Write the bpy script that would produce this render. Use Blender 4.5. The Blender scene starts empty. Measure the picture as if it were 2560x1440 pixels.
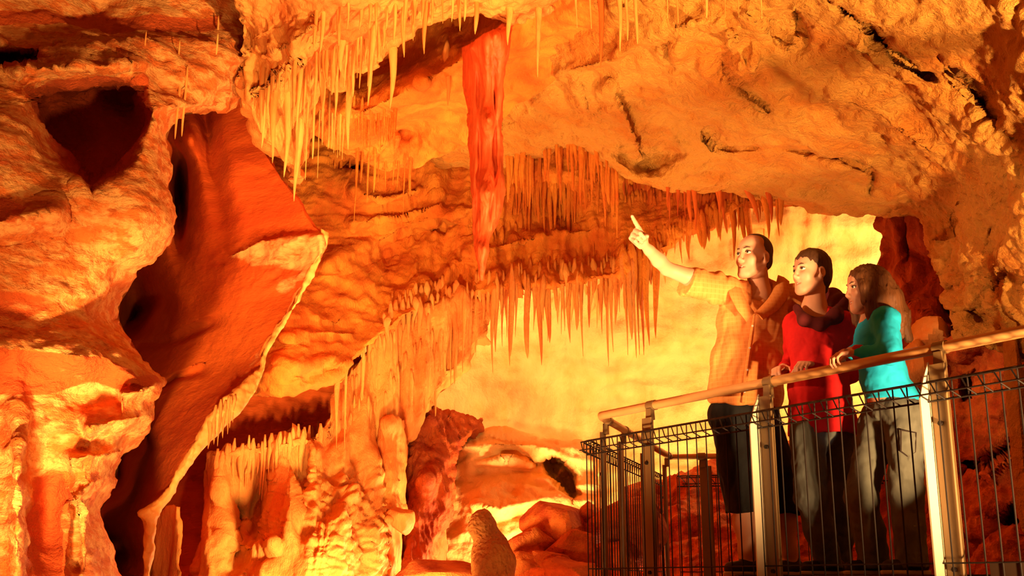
import bpy, math, random
import numpy as np
from mathutils import Vector, Matrix

# ------------------------------------------------------------------ scene, camera
SC = bpy.context.scene
COL = SC.collection
W_PX, H_PX, F_PX = 2560, 1440, 2856.0
PITCH = math.radians(14.4)
EYE = np.array([0.0, 0.0, 1.6])
cP, sP = math.cos(PITCH), math.sin(PITCH)
SQ = 0.95                                   # metres per working unit of the railing survey
FLOOR = 1.6 + 0.027                         # top of the viewing platform


def P(px, py, d):
    """World point seen at photo pixel (px, py) that lies d metres ahead of the viewpoint."""
    x = (np.asarray(px, float) - 1280.0) / F_PX
    y = (720.0 - np.asarray(py, float)) / F_PX
    t = np.asarray(d, float) / (cP - y * sP)
    return np.stack([EYE[0] + x * t, EYE[1] + d + 0 * x, EYE[2] + t * (sP + y * cP)], -1)


def V(px, py, d):
    return Vector([float(c) for c in P(px, py, d)])


def pxm(d):
    return d / F_PX / 0.97                  # metres per pixel at distance d


# ------------------------------------------------------------------ object helpers
def mesh_np(name, verts, quads=None, tris=None, smooth=True):
    me = bpy.data.meshes.new(name)
    verts = np.asarray(verts, np.float32).reshape(-1, 3)
    quads = np.zeros((0, 4), np.int32) if quads is None else np.asarray(quads, np.int32).reshape(-1, 4)
    tris = np.zeros((0, 3), np.int32) if tris is None else np.asarray(tris, np.int32).reshape(-1, 3)
    me.vertices.add(len(verts)); me.vertices.foreach_set('co', verts.ravel())
    nl = quads.size + tris.size
    me.loops.add(nl)
    me.loops.foreach_set('vertex_index', np.concatenate([quads.ravel(), tris.ravel()]))
    me.polygons.add(len(quads) + len(tris))
    st = np.concatenate([np.arange(len(quads)) * 4, quads.size + np.arange(len(tris)) * 3]).astype(np.int32)
    me.polygons.foreach_set('loop_start', st)
    me.update(calc_edges=True)
    me.polygons.foreach_set('use_smooth', np.full(len(quads) + len(tris), smooth))
    me.validate()
    return me


def link(name, me, mat=None, parent=None, label=None, cat=None, group=None, kind=None, origin=None):
    o = bpy.data.objects.new(name, me)
    COL.objects.link(o)
    if mat is not None and me is not None:
        me.materials.clear(); me.materials.append(mat)
    if origin is not None and me is not None:
        me.transform(Matrix.Translation(-Vector(origin))); o.location = Vector(origin)
    if parent is not None:
        o.parent = parent
        off, q = Vector((0, 0, 0)), parent
        while q is not None: off, q = off + q.location, q.parent
        o.location = o.location - off
    tag(o, label, cat, group, kind)
    return o


def tag(o, label=None, cat=None, group=None, kind=None):
    if label: o['label'] = label
    if cat: o['category'] = cat
    if group: o['group'] = group
    if kind: o['kind'] = kind
    return o


def empty(name, loc, label, cat, group=None):
    o = bpy.data.objects.new(name, None); COL.objects.link(o)
    o.location = Vector(loc); o.empty_display_size = 0.1
    return tag(o, label, cat, group)


class MB:
    """collects boxes, bars and tubes into one mesh"""
    def __init__(s): s.v, s.q, s.t, s.n = [], [], [], 0
    def add(s, v, q=None, t=None):
        v = np.asarray(v, float).reshape(-1, 3)
        if q is not None and len(q): s.q.append(np.asarray(q) + s.n)
        if t is not None and len(t): s.t.append(np.asarray(t) + s.n)
        s.v.append(v); s.n += len(v); return s
    def hexa(s, c):
        """8 corners: bottom ring then top ring"""
        return s.add(c, [[3, 2, 1, 0], [4, 5, 6, 7], [0, 1, 5, 4], [1, 2, 6, 5], [2, 3, 7, 6], [3, 0, 4, 7]])
    def obox(s, base, ax, ay, lx, ly, z0, z1, taper=1.0, bev=0.0):
        """upright box with rounded-off vertical edges: centre base (x,y), axes ax/ay, sizes"""
        b = np.array([base[0], base[1], 0.0]); ax = np.array([*ax, 0.0]); ay = np.array([*ay, 0.0])
        if bev <= 0: ring = [(-.5, -.5), (.5, -.5), (.5, .5), (-.5, .5)]
        else:
            bx, by = bev / lx, bev / ly
            ring = [(-.5 + bx, -.5), (.5 - bx, -.5), (.5, -.5 + by), (.5, .5 - by), (.5 - bx, .5), (-.5 + bx, .5), (-.5, .5 - by), (-.5, -.5 + by)]
        n = len(ring)
        lo = [b + ax * lx * u + ay * ly * w + [0, 0, z0] for u, w in ring]
        hi = [b + ax * lx * u * taper + ay * ly * w + [0, 0, z1] for u, w in ring]
        q = [[i, (i + 1) % n, n + (i + 1) % n, n + i] for i in range(n)]
        c0, c1 = 2 * n, 2 * n + 1
        t = [[(i + 1) % n, i, c0] for i in range(n)] + [[n + i, n + (i + 1) % n, c1] for i in range(n)]
        return s.add(lo + hi + [np.mean(lo, 0), np.mean(hi, 0)], q, t)
    def tube(s, pts, r, n=8, cap=True):
        pts = np.asarray(pts, float); m = len(pts)
        r = np.broadcast_to(np.asarray(r, float), (m,))
        tan = np.gradient(pts, axis=0); tan /= np.linalg.norm(tan, axis=1)[:, None] + 1e-12
        up = np.array([0, 0, 1.0]) if abs(tan[0][2]) < .9 else np.array([0, 1.0, 0])
        a = np.cross(tan[0], up); a /= np.linalg.norm(a)
        V_ = []
        for i in range(m):
            a = a - tan[i] * a.dot(tan[i]); a /= np.linalg.norm(a) + 1e-12
            b = np.cross(tan[i], a)
            th = np.arange(n) * 2 * math.pi / n
            V_.append(pts[i] + r[i] * (np.cos(th)[:, None] * a + np.sin(th)[:, None] * b))
        v = np.concatenate(V_); q = []
        for i in range(m - 1):
            for j in range(n):
                q.append([i * n + j, i * n + (j + 1) % n, (i + 1) * n + (j + 1) % n, (i + 1) * n + j])
        t = []
        if cap:
            v = np.concatenate([v, pts[:1], pts[-1:]]); c0, c1 = m * n, m * n + 1
            t = [[(j + 1) % n, j, c0] for j in range(n)] + [[(m - 1) * n + j, (m - 1) * n + (j + 1) % n, c1] for j in range(n)]
        return s.add(v, q, t)
    def build(s, name, mat, parent=None, smooth=True, **k):
        me = mesh_np(name, np.concatenate(s.v), np.concatenate(s.q) if s.q else None, np.concatenate(s.t) if s.t else None, smooth)
        if smooth:
            me.set_sharp_from_angle(angle=math.radians(40))
        return link(name, me, mat, parent, **k)


# ------------------------------------------------------------------ noise
def _grad(ix, iy, iz, seed):
    h = (ix.astype(np.uint32) * np.uint32(374761393) + iy.astype(np.uint32) * np.uint32(668265263)
         + iz.astype(np.uint32) * np.uint32(2246822519) + np.uint32((seed * 3266489917) & 0xffffffff))
    h = (h ^ (h >> np.uint32(15))) * np.uint32(2246822519)
    h = (h ^ (h >> np.uint32(13))) * np.uint32(3266489917)
    h = h ^ (h >> np.uint32(16))
    return ((h & np.uint32(1023)).astype(np.float32) / 511.5 - 1, ((h >> np.uint32(10)) & np.uint32(1023)).astype(np.float32) / 511.5 - 1,
            ((h >> np.uint32(20)) & np.uint32(1023)).astype(np.float32) / 511.5 - 1)


def perlin(p, seed=0):
    p = np.asarray(p, np.float32)
    i0 = np.floor(p).astype(np.int64); f = p - i0
    u = f * f * f * (f * (f * 6 - 15) + 10)
    out = 0
    for dx in (0, 1):
        wx = u[:, 0] if dx else 1 - u[:, 0]
        for dy in (0, 1):
            wy = u[:, 1] if dy else 1 - u[:, 1]
            for dz in (0, 1):
                wz = u[:, 2] if dz else 1 - u[:, 2]
                gx, gy, gz = _grad(i0[:, 0] + dx, i0[:, 1] + dy, i0[:, 2] + dz, seed)
                out = out + wx * wy * wz * (gx * (f[:, 0] - dx) + gy * (f[:, 1] - dy) + gz * (f[:, 2] - dz))
    return out


def fbm(p, octv=4, seed=0, gain=.5, kind='fbm'):
    a, s, out = 1.0, 1.0, 0
    for k in range(octv):
        n = perlin(p * s + 17.3 * k, seed + k)
        if kind == 'ridge': n = 0.5 - 2 * np.abs(n)
        elif kind == 'billow': n = 2 * np.abs(n) - 0.4
        out = out + a * n; a *= gain; s *= 2.03
    return out


def smooth01(t):
    t = np.clip(t, 0, 1); return t * t * (3 - 2 * t)


def polydist(px, py, pts):
    """distance to a polyline, its side (signed, + below/right) and parameter"""
    best = np.full(px.shape, 1e9); side = np.zeros(px.shape); par = np.zeros(px.shape)
    n = len(pts) - 1
    for i in range(n):
        (x0, y0), (x1, y1) = pts[i], pts[i + 1]
        dx, dy = x1 - x0, y1 - y0; L2 = dx * dx + dy * dy + 1e-9
        t = np.clip(((px - x0) * dx + (py - y0) * dy) / L2, 0, 1)
        qx, qy = x0 + t * dx, y0 + t * dy
        D = np.hypot(px - qx, py - qy); m = D < best
        best = np.where(m, D, best)
        side = np.where(m, np.sign(dx * (py - y0) - dy * (px - x0)), side)
        par = np.where(m, (i + t) / n, par)
    return best, side, par


def inpoly(px, py, pts):
    ins = np.zeros(px.shape, bool); n = len(pts)
    for i in range(n):
        (x0, y0), (x1, y1) = pts[i], pts[(i + 1) % n]
        c = ((y0 > py) != (y1 > py)) & (px < (x1 - x0) * (py - y0) / (y1 - y0 + 1e-12) + x0)
        ins ^= c
    return ins


# features: functions (px, py) -> metres of extra distance (negative = sticks out)
def gauss(x, y, rx, ry, amp, ang=0):
    c, s = math.cos(math.radians(ang)), math.sin(math.radians(ang))
    def f(px, py):
        a, b = (px - x) * c + (py - y) * s, -(px - x) * s + (py - y) * c
        return amp * np.exp(-(a / rx) ** 2 - (b / ry) ** 2)
    return f


def ledge(pts, out, above, below):
    """a lip along the line that sticks out by `out`, fading over `above` px above and `below` px below (line drawn from left)"""
    def f(px, py):
        D, s, t = polydist(px, py, pts)
        w = np.where(s < 0, above, below)
        e = smooth01(np.minimum(t, 1 - t) * 8 + .15)
        return -out * e * np.clip(1 - D / w, 0, 1) ** 1.3
    return f


def crack(pts, w, deep):
    def f(px, py):
        D, s, t = polydist(px, py, pts)
        e = smooth01(np.minimum(t, 1 - t) * 6 + .1)
        return deep * e * np.exp(-(D / w) ** 2)
    return f


def pit(poly, deep, w):
    def f(px, py):
        D, _, _ = polydist(px, py, list(poly) + [poly[0]])
        return np.where(inpoly(px, py, poly), deep * smooth01(D / w), 0)
    return f


def rbf(ctrl):
    c = np.array(ctrl, float); X = c[:, :2] / 500.0
    r = np.linalg.norm(X[:, None] - X[None], axis=2)
    A = np.block([[r, np.ones((len(c), 1)), X], [np.ones((1, len(c))), np.zeros((1, 3))], [X.T, np.zeros((2, 3))]])
    sol = np.linalg.lstsq(A, np.concatenate([c[:, 2], np.zeros(3)]), rcond=None)[0]
    def f(px, py):
        q = np.stack([px, py], -1) / 500.0
        out = sol[-3] + q @ sol[-2:]
        for i in range(len(c)):
            out = out + sol[i] * np.hypot(q[..., 0] - X[i, 0], q[..., 1] - X[i, 1])
        return out
    return f


def rock(name, strips, ctrl, n=(160, 160), feats=(), layers=(), edge=None, thick=1.0, mat=None, seed=1, wob=6, push=.6, stain_shade=(), **k):
    """A rock mass with real depth. strips: cross-lines ((xa,ya),(xb,yb)) walked in order; ctrl: (px,py,distance) that shape the face;
    edge: (side, px, metres) roll the face away near its a/b/s(tart)/e(nd) sides; thick: metres to the closed back."""
    nu, nv = n
    S = np.array(strips, float)
    mid = S.mean(1); L = np.concatenate([[0], np.cumsum(np.maximum(np.linalg.norm(np.diff(S, axis=0), axis=2).max(1), 1e-3))])
    t = np.linspace(0, L[-1], nv)
    a = np.stack([np.interp(t, L, S[:, 0, i]) for i in (0, 1)], -1)
    b = np.stack([np.interp(t, L, S[:, 1, i]) for i in (0, 1)], -1)
    u = np.linspace(0, 1, nu)[None, :, None]
    g = a[:, None] * (1 - u) + b[:, None] * u
    px, py = g[..., 0], g[..., 1]
    if wob:
        q = np.stack([px.ravel() / 45, py.ravel() / 45, np.full(px.size, seed * 3.7)], -1)
        px = px + wob * fbm(q, 3, seed).reshape(px.shape) * 1.6
        py = py + wob * fbm(q + 50, 3, seed + 5).reshape(px.shape) * 1.6
    D = rbf(ctrl)(px, py)
    for f in feats: D = D + f(px, py)
    for side, rad, deep in (edge or ()):
        A = np.linalg.norm(b - a, axis=1)[:, None]
        if side == 'a': dist = u[..., 0] * A
        elif side == 'b': dist = (1 - u[..., 0]) * A
        elif side == 's': dist = np.broadcast_to(t[:, None], px.shape)
        else: dist = np.broadcast_to((t[-1] - t)[:, None], px.shape)
        q = np.clip(1 - dist / rad, 0, 1)
        D = D + deep * (1 - np.sqrt(np.maximum(1 - q * q, 0)))
    X = P(px, py, D)
    N = np.cross(np.gradient(X, axis=1), np.gradient(X, axis=0))
    N /= np.linalg.norm(N, axis=2)[..., None] + 1e-12
    s = np.sign(np.sum(N * (EYE - X), -1).mean()); N *= s
    sh = X.shape; flat = X.reshape(-1, 3).copy(); disp = np.zeros(len(flat))
    for ly in layers:
        kind, sc, amp, octv = ly[:4]
        q = flat * np.asarray(sc, float) + seed * 11.1
        if kind == 'strata':
            w = fbm(flat * 0.9 + 5, 3, seed + 20) * ly[4]
            q = np.stack([flat[:, 0] * sc[0], flat[:, 1] * sc[1], flat[:, 2] * sc[2] + w * sc[2]], -1)
            v = fbm(q, octv, seed + 21, .6)
        elif kind == 'drape':
            w = fbm(flat * np.array([1.2, 1.2, .5]), 2, seed + 40) * .15
            q = np.stack([(flat[:, 0] + w) * sc[0], flat[:, 1] * sc[1], flat[:, 2] * sc[2]], -1) + seed
            v = fbm(q, octv, seed + 41, .45, 'billow')
        elif kind == 'flute':
            w = fbm(flat * np.array([1.5, 1.5, .6]), 2, seed + 30) * .12
            q = np.stack([(flat[:, 0] + w) * sc[0], flat[:, 1] * sc[1], flat[:, 2] * sc[2]], -1) + seed
            v = fbm(q, octv, seed + 31, .55, 'ridge')
        else:
            v = fbm(q, octv, seed + 7, ly[5] if len(ly) > 5 else .5, kind)
        if len(ly) > 4 and callable(ly[4]): v = v * ly[4](px, py).ravel()
        disp += amp * v
    toe = EYE - flat; toe[:, 2] *= .4; toe /= np.linalg.norm(toe, axis=1)[:, None]
    Nd = N.reshape(-1, 3) + toe * push; Nd /= np.linalg.norm(Nd, axis=1)[:, None]
    X = (flat + Nd * disp[:, None]).reshape(sh)
    idx = np.arange(nu * nv).reshape(nv, nu)
    Q = np.stack([idx[:-1, :-1], idx[:-1, 1:], idx[1:, 1:], idx[1:, :-1]], -1).reshape(-1, 4)
    rim = np.concatenate([idx[0, :], idx[1:, -1], idx[-1, -2::-1], idx[-2:0:-1, 0]])
    flat = X.reshape(-1, 3); away = flat - EYE; away /= np.linalg.norm(away, axis=1)[:, None]
    verts = [flat]; base = nu * nv; m = len(rim); prev = rim; cen = flat.mean(0)
    for fr in (.12, .45, 1.0):
        cur = base + np.arange(m); verts.append(flat[rim] + away[rim] * thick * fr); base += m
        Q = np.concatenate([Q, np.stack([prev, cur, np.roll(cur, -1), np.roll(prev, -1)], -1)]); prev = cur
    ri = np.unique(np.linspace(0, nv - 1, nv // 5 + 2).round().astype(int)); ci = np.unique(np.linspace(0, nu - 1, nu // 5 + 2).round().astype(int))
    bk = idx[np.ix_(ri, ci)]; bi = base + np.arange(bk.size).reshape(bk.shape)
    verts.append((flat + away * thick)[bk.ravel()])
    Q = np.concatenate([Q, np.stack([bi[:-1, :-1], bi[1:, :-1], bi[1:, 1:], bi[:-1, 1:]], -1).reshape(-1, 4)]); T = np.zeros((0, 3), int)
    if s > 0: Q, T = Q[:, ::-1], T[:, ::-1]
    me = mesh_np(name, np.concatenate(verts), Q, T)
    if stain_shade:                                # mineral crust, bare iron-red rock, and shade painted into hollow and overhang
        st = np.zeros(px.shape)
        for poly, feather, val in stain_shade:
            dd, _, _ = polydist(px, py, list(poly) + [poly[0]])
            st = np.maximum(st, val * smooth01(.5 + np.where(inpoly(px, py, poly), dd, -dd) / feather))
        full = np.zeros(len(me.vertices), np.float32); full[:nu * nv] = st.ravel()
        me.attributes.new('stain_shade', 'FLOAT', 'POINT').data.foreach_set('value', full)
    o = link(name, me, mat, origin=[float(c) for c in cen], **k)
    return o


# ------------------------------------------------------------------ implicit surfaces
class SDF:
    """smooth union of tapered capsules, ellipsoids and boxes sampled on a grid and skinned by surface nets"""
    def __init__(s, h=.006, k=.02): s.h, s.k, s.ops = h, k, []
    def cap(s, a, b, ra, rb=None, k=None, sub=False):
        a, b = np.array(a, float), np.array(b, float); rb = ra if rb is None else rb
        lo, hi = np.minimum(a - ra, b - rb), np.maximum(a + ra, b + rb)
        def f(X):
            pa = X - a; ba = b - a; t = np.clip((pa @ ba) / (ba @ ba + 1e-12), 0, 1)
            return np.sqrt(((pa - t[..., None] * ba) ** 2).sum(-1)) - (ra + (rb - ra) * t)
        s.ops.append((f, lo, hi, s.k if k is None else k, sub)); return s
    def chain(s, pts, rs, k=None):
        for i in range(len(pts) - 1): s.cap(pts[i], pts[i + 1], rs[i], rs[i + 1], k)
        return s
    def ell(s, c, rad, R=None, k=None, sub=False):
        c = np.array(c, float); rad = np.array(rad, float); R = np.eye(3) if R is None else np.array(R, float)
        ext = np.sqrt(((R * rad[:, None]) ** 2).sum(0))
        def f(X):
            q = (X - c) @ R.T
            k0 = np.sqrt(((q / rad) ** 2).sum(-1)); k1 = np.sqrt(((q / rad ** 2) ** 2).sum(-1))
            return k0 * (k0 - 1) / (k1 + 1e-9)
        s.ops.append((f, c - ext, c + ext, s.k if k is None else k, sub)); return s
    def plane(s, p, n, k=.004):
        """cut away everything on the side n points to"""
        p, n = np.array(p, float), np.array(n, float); n = n / np.linalg.norm(n)
        s.ops.append((lambda X: (X - p) @ n, None, None, k, 'cut')); return s
    def field(s, fn):
        s.ops.append((fn, None, None, 0, 'add')); return s
    def mesh(s, name):
        lo = np.min([o[1] for o in s.ops if o[1] is not None and o[4] is False], 0) - .03
        hi = np.max([o[2] for o in s.ops if o[1] is not None and o[4] is False], 0) + .03
        n = np.ceil((hi - lo) / s.h).astype(int) + 1
        F = np.full(n, 9.0, np.float32)
        for f, a, b, k, sub in s.ops:
            if a is None: i0, i1 = np.zeros(3, int), n
            else:
                m = max(3 * k, .03)
                i0 = np.clip(np.floor((a - m - lo) / s.h).astype(int), 0, n); i1 = np.clip(np.ceil((b + m - lo) / s.h).astype(int) + 1, 0, n)
            if np.any(i1 <= i0): continue
            ax = [lo[j] + s.h * np.arange(i0[j], i1[j]) for j in range(3)]
            sl = tuple(slice(i0[j], i1[j]) for j in range(3))
            A = F[sl]
            if sub == 'add':
                near = np.abs(A) < .03
                ii = np.argwhere(near); X = lo + s.h * (ii + i0)
                A[near] += f(X, A[near]).astype(np.float32); continue
            X = np.stack(np.meshgrid(*ax, indexing='ij'), -1)
            B = f(X).astype(np.float32)
            if sub == 'cut': A[...] = np.maximum(A, B); continue
            if sub:
                h = np.clip(.5 - .5 * (A + B) / k, 0, 1); A[...] = A * (1 - h) + (-B) * h + k * h * (1 - h)
            else:
                A2 = np.minimum(A, B + 1.0)
                h = np.clip(.5 + .5 * (A2 - B) / max(k, 1e-5), 0, 1); A[...] = A2 * (1 - h) + B * h - k * h * (1 - h)
        F[[0, -1]] = np.maximum(F[[0, -1]], .01); F[:, [0, -1]] = np.maximum(F[:, [0, -1]], .01); F[:, :, [0, -1]] = np.maximum(F[:, :, [0, -1]], .01)
        return mesh_np(name, *nets(F, lo, s.h))


def nets(F, lo, h):
    neg = F < 0
    c = neg[:-1, :-1, :-1].astype(np.int8)
    tot = np.zeros(c.shape, np.int8)
    for dx in (0, 1):
        for dy in (0, 1):
            for dz in (0, 1):
                tot += neg[dx:F.shape[0] - 1 + dx, dy:F.shape[1] - 1 + dy, dz:F.shape[2] - 1 + dz]
    act = (tot > 0) & (tot < 8)
    ii = np.argwhere(act); idx = np.full(c.shape, -1, np.int64); idx[act] = np.arange(len(ii))
    acc = np.zeros((len(ii), 3)); cnt = np.zeros(len(ii))
    for ax in range(3):
        for o1 in (0, 1):
            for o2 in (0, 1):
                off = [0, 0, 0]; oth = [j for j in range(3) if j != ax]; off[oth[0]], off[oth[1]] = o1, o2
                A = F[tuple((ii + off).T)]; off2 = list(off); off2[ax] += 1; B = F[tuple((ii + off2).T)]
                m = (A < 0) != (B < 0); t = np.where(m, A / (A - B + 1e-12), 0)
                p = np.tile(np.array(off, float), (len(ii), 1)); p[:, ax] += t
                acc += np.where(m[:, None], p, 0); cnt += m
    verts = lo + h * (ii + acc / cnt[:, None])
    quads = []
    for ax in range(3):
        o1, o2 = [(1, 2), (2, 0), (0, 1)][ax]
        A = neg; sl0 = [slice(None)] * 3; sl1 = [slice(None)] * 3; sl0[ax] = slice(0, -1); sl1[ax] = slice(1, None)
        ch = A[tuple(sl0)] != A[tuple(sl1)]
        e = np.argwhere(ch)
        e = e[(e[:, o1] > 0) & (e[:, o2] > 0) & (e[:, o1] < F.shape[o1] - 1) & (e[:, o2] < F.shape[o2] - 1)]
        def g(a, b):
            q = e.copy(); q[:, o1] -= a; q[:, o2] -= b; return idx[tuple(q.T)]
        qd = np.stack([g(1, 1), g(0, 1), g(0, 0), g(1, 0)], -1)
        flip = ~neg[tuple(e.T)]
        qd[flip] = qd[flip][:, ::-1]
        quads.append(qd)
    return verts, np.concatenate(quads)
# ------------------------------------------------------------------ materials
def new_mat(name):
    m = bpy.data.materials.new(name); m.use_nodes = True
    nt = m.node_tree; bs = nt.nodes['Principled BSDF']
    return m, nt, bs, lambda t, **k: _node(nt, t, **k)


def _node(nt, t, **k):
    n = nt.nodes.new(t)
    for a, v in k.items():
        if a.startswith('i_'): n.inputs[a[2:].replace('_', ' ')].default_value = v
        else: setattr(n, a, v)
    return n


def rock_mat(name, pale, deep, patch=1.6, mix=(.35, .65), stretch=(1, 1, 1), grain=38.0, gstretch=(1, 1, 1), bump=.5, bdist=.03, rough=.8, vor=None, speck=0.0, stain_shade=None):
    """limestone: iron-stained patches of two colours, grain and pits as bump"""
    m, nt, bs, N = new_mat(name); L = nt.links.new
    geo = N('ShaderNodeNewGeometry')
    mp = N('ShaderNodeMapping'); mp.inputs['Scale'].default_value = stretch; L(geo.outputs['Position'], mp.inputs['Vector'])
    n1 = N('ShaderNodeTexNoise', i_Scale=patch, i_Detail=6.0, i_Roughness=.62, i_Distortion=.3); L(mp.outputs[0], n1.inputs['Vector'])
    rp = N('ShaderNodeMapRange'); rp.inputs['From Min'].default_value, rp.inputs['From Max'].default_value = mix
    L(n1.outputs['Fac'], rp.inputs['Value'])
    mx = N('ShaderNodeMix', data_type='RGBA'); mx.inputs['A'].default_value = (*pale, 1); mx.inputs['B'].default_value = (*deep, 1)
    L(rp.outputs[0], mx.inputs['Factor'])
    gm = N('ShaderNodeMapping'); gm.inputs['Scale'].default_value = gstretch; L(geo.outputs['Position'], gm.inputs['Vector'])
    n2 = N('ShaderNodeTexNoise', i_Scale=grain, i_Detail=5.0, i_Roughness=.65); L(gm.outputs[0], n2.inputs['Vector'])
    out = mx.outputs['Result']
    if speck:
        n3 = N('ShaderNodeTexNoise', i_Scale=grain * .35, i_Detail=4.0, i_Roughness=.7); L(gm.outputs[0], n3.inputs['Vector'])
        r3 = N('ShaderNodeMapRange'); r3.inputs['From Min'].default_value, r3.inputs['From Max'].default_value = .52, .66
        r3.inputs['To Max'].default_value = speck; L(n3.outputs['Fac'], r3.inputs['Value'])
        m3 = N('ShaderNodeMix', data_type='RGBA'); m3.inputs['B'].default_value = (deep[0] * .75, deep[1] * .6, deep[2] * .5, 1)
        L(r3.outputs[0], m3.inputs['Factor']); L(out, m3.inputs['A']); out = m3.outputs['Result']
    if stain_shade:
        at = N('ShaderNodeAttribute', attribute_name='stain_shade')
        n4 = N('ShaderNodeTexNoise', i_Scale=stain_shade[1], i_Detail=6.0, i_Roughness=.68); L(mp.outputs[0], n4.inputs['Vector'])
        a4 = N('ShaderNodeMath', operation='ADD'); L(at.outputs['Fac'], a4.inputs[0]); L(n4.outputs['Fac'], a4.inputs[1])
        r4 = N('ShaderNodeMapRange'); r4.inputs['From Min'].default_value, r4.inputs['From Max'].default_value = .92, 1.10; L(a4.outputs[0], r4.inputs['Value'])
        m4 = N('ShaderNodeMix', data_type='RGBA'); m4.inputs['B'].default_value = (*stain_shade[0], 1); L(r4.outputs[0], m4.inputs['Factor']); L(out, m4.inputs['A']); out = m4.outputs['Result']
    L(out, bs.inputs['Base Color'])
    hgt = n2.outputs['Fac']
    if vor:
        vm = N('ShaderNodeMapping'); vm.inputs['Scale'].default_value = vor[1]; vm.inputs['Rotation'].default_value = vor[2] if len(vor) > 2 else (0, 0, 0)
        wn = N('ShaderNodeTexNoise', i_Scale=3.0, i_Detail=3.0); L(geo.outputs['Position'], wn.inputs['Vector'])
        va = N('ShaderNodeVectorMath', operation='MULTIPLY_ADD'); va.inputs[1].default_value = (.25, .25, .25)
        L(wn.outputs['Color'], va.inputs[0]); L(geo.outputs['Position'], va.inputs[2]); L(va.outputs[0], vm.inputs['Vector'])
        vo = N('ShaderNodeTexVoronoi', i_Scale=vor[0], feature='SMOOTH_F1'); vo.inputs['Smoothness'].default_value = .35; L(vm.outputs[0], vo.inputs['Vector'])
        ad = N('ShaderNodeMath', operation='MULTIPLY_ADD'); ad.inputs[1].default_value = 1.1
        L(vo.outputs['Distance'], ad.inputs[0]); L(n2.outputs['Fac'], ad.inputs[2]); hgt = ad.outputs[0]
    bp = N('ShaderNodeBump', i_Strength=bump, i_Distance=bdist); L(hgt, bp.inputs['Height']); L(bp.outputs[0], bs.inputs['Normal'])
    bs.inputs['Roughness'].default_value = rough
    bs.inputs['Specular IOR Level'].default_value = .25
    return m


def flat_mat(name, col, rough=.6, metal=0.0, var=.0, scale=30.0, bump=0.0, stretch=(1, 1, 1), spec=.3, sheen=0.0):
    m, nt, bs, N = new_mat(name); L = nt.links.new
    tc = N('ShaderNodeTexCoord'); mp = N('ShaderNodeMapping'); mp.inputs['Scale'].default_value = stretch; L(tc.outputs['Object'], mp.inputs['Vector'])
    n = N('ShaderNodeTexNoise', i_Scale=scale, i_Detail=4.0, i_Roughness=.6); L(mp.outputs[0], n.inputs['Vector'])
    hs = N('ShaderNodeMix', data_type='RGBA'); hs.inputs['A'].default_value = tuple(c * (1 - var) for c in col) + (1,)
    hs.inputs['B'].default_value = tuple(min(1, c * (1 + var)) for c in col) + (1,)
    L(n.outputs['Fac'], hs.inputs['Factor']); L(hs.outputs['Result'], bs.inputs['Base Color'])
    if bump:
        bp = N('ShaderNodeBump', i_Strength=bump, i_Distance=.004); L(n.outputs['Fac'], bp.inputs['Height']); L(bp.outputs[0], bs.inputs['Normal'])
    bs.inputs['Roughness'].default_value = rough; bs.inputs['Metallic'].default_value = metal
    bs.inputs['Specular IOR Level'].default_value = spec
    if sheen: bs.inputs['Sheen Weight'].default_value = sheen
    return m


def plaid_mat(name, a, b, c, sc=38.0):
    """small woven check"""
    m, nt, bs, N = new_mat(name); L = nt.links.new
    tc = N('ShaderNodeTexCoord')
    def lines(axis, s, w):
        wv = N('ShaderNodeTexWave', wave_type='BANDS', bands_direction=axis, i_Scale=s, i_Distortion=.4); wv.inputs['Detail'].default_value = 0
        L(tc.outputs['Object'], wv.inputs['Vector'])
        r = N('ShaderNodeMapRange'); r.inputs['From Min'].default_value = w; L(wv.outputs['Fac'], r.inputs['Value']); return r.outputs[0]
    m1 = N('ShaderNodeMix', data_type='RGBA'); m1.inputs['A'].default_value = (*a, 1); m1.inputs['B'].default_value = (*b, 1); L(lines('X', sc * .35, .72), m1.inputs['Factor'])
    m2 = N('ShaderNodeMix', data_type='RGBA'); m2.inputs['B'].default_value = (*c, 1); L(m1.outputs['Result'], m2.inputs['A']); L(lines('Z', sc * .35, .72), m2.inputs['Factor'])
    L(m2.outputs['Result'], bs.inputs['Base Color']); bs.inputs['Roughness'].default_value = .9; bs.inputs['Specular IOR Level'].default_value = .1
    return m


PALE, OCHRE, RED, DEEP = (.86, .36, .075), (.80, .25, .035), (.72, .105, .012), (.42, .05, .006)
M = {}
M['wall'] = rock_mat('stained limestone', (.88, .36, .085), (.74, .155, .018), 6.0, (.44, .57), (1, 1, 2.2), 34, (1, 1, 1.6), .7, .05, speck=.8, stain_shade=((.62, .085, .009), 5.0))
M['redslab'] = rock_mat('iron red limestone', (.80, .135, .012), (.56, .055, .004), 1.0, (.35, .7), (.5, 1, 2.0), 22, (.35, 1, 1.6), .45, .03, stain_shade=((.86, .34, .09), 7.0))
M['drape'] = rock_mat('pale dripstone', (.90, .36, .07), (.78, .19, .03), 2.6, (.40, .62), (1.5, 1.5, .5), 60, (1.5, 1.5, .45), .6, .03, .62)
M['ceiling'] = rock_mat('scalloped ceiling limestone', (.88, .37, .055), (.82, .25, .024), 1.8, (.45, .62), (1, 1, 1), 42, (1, 1, 1), 1.0, .06, vor=(11, (1, .55, 1.2), (0, 0, .5)))
M['mid'] = rock_mat('ochre cave wall', (.84, .26, .024), (.68, .13, .010), 2.2, (.38, .62), (1.3, 1, .8), 40, (1.3, 1, .6), .6, .04)
M['bright'] = rock_mat('cream flowstone', (.92, .50, .16), (.88, .33, .065), 2.2, (.44, .72), (1.4, 1, .8), 30, (1, 1, .8), .45, .04)
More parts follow.
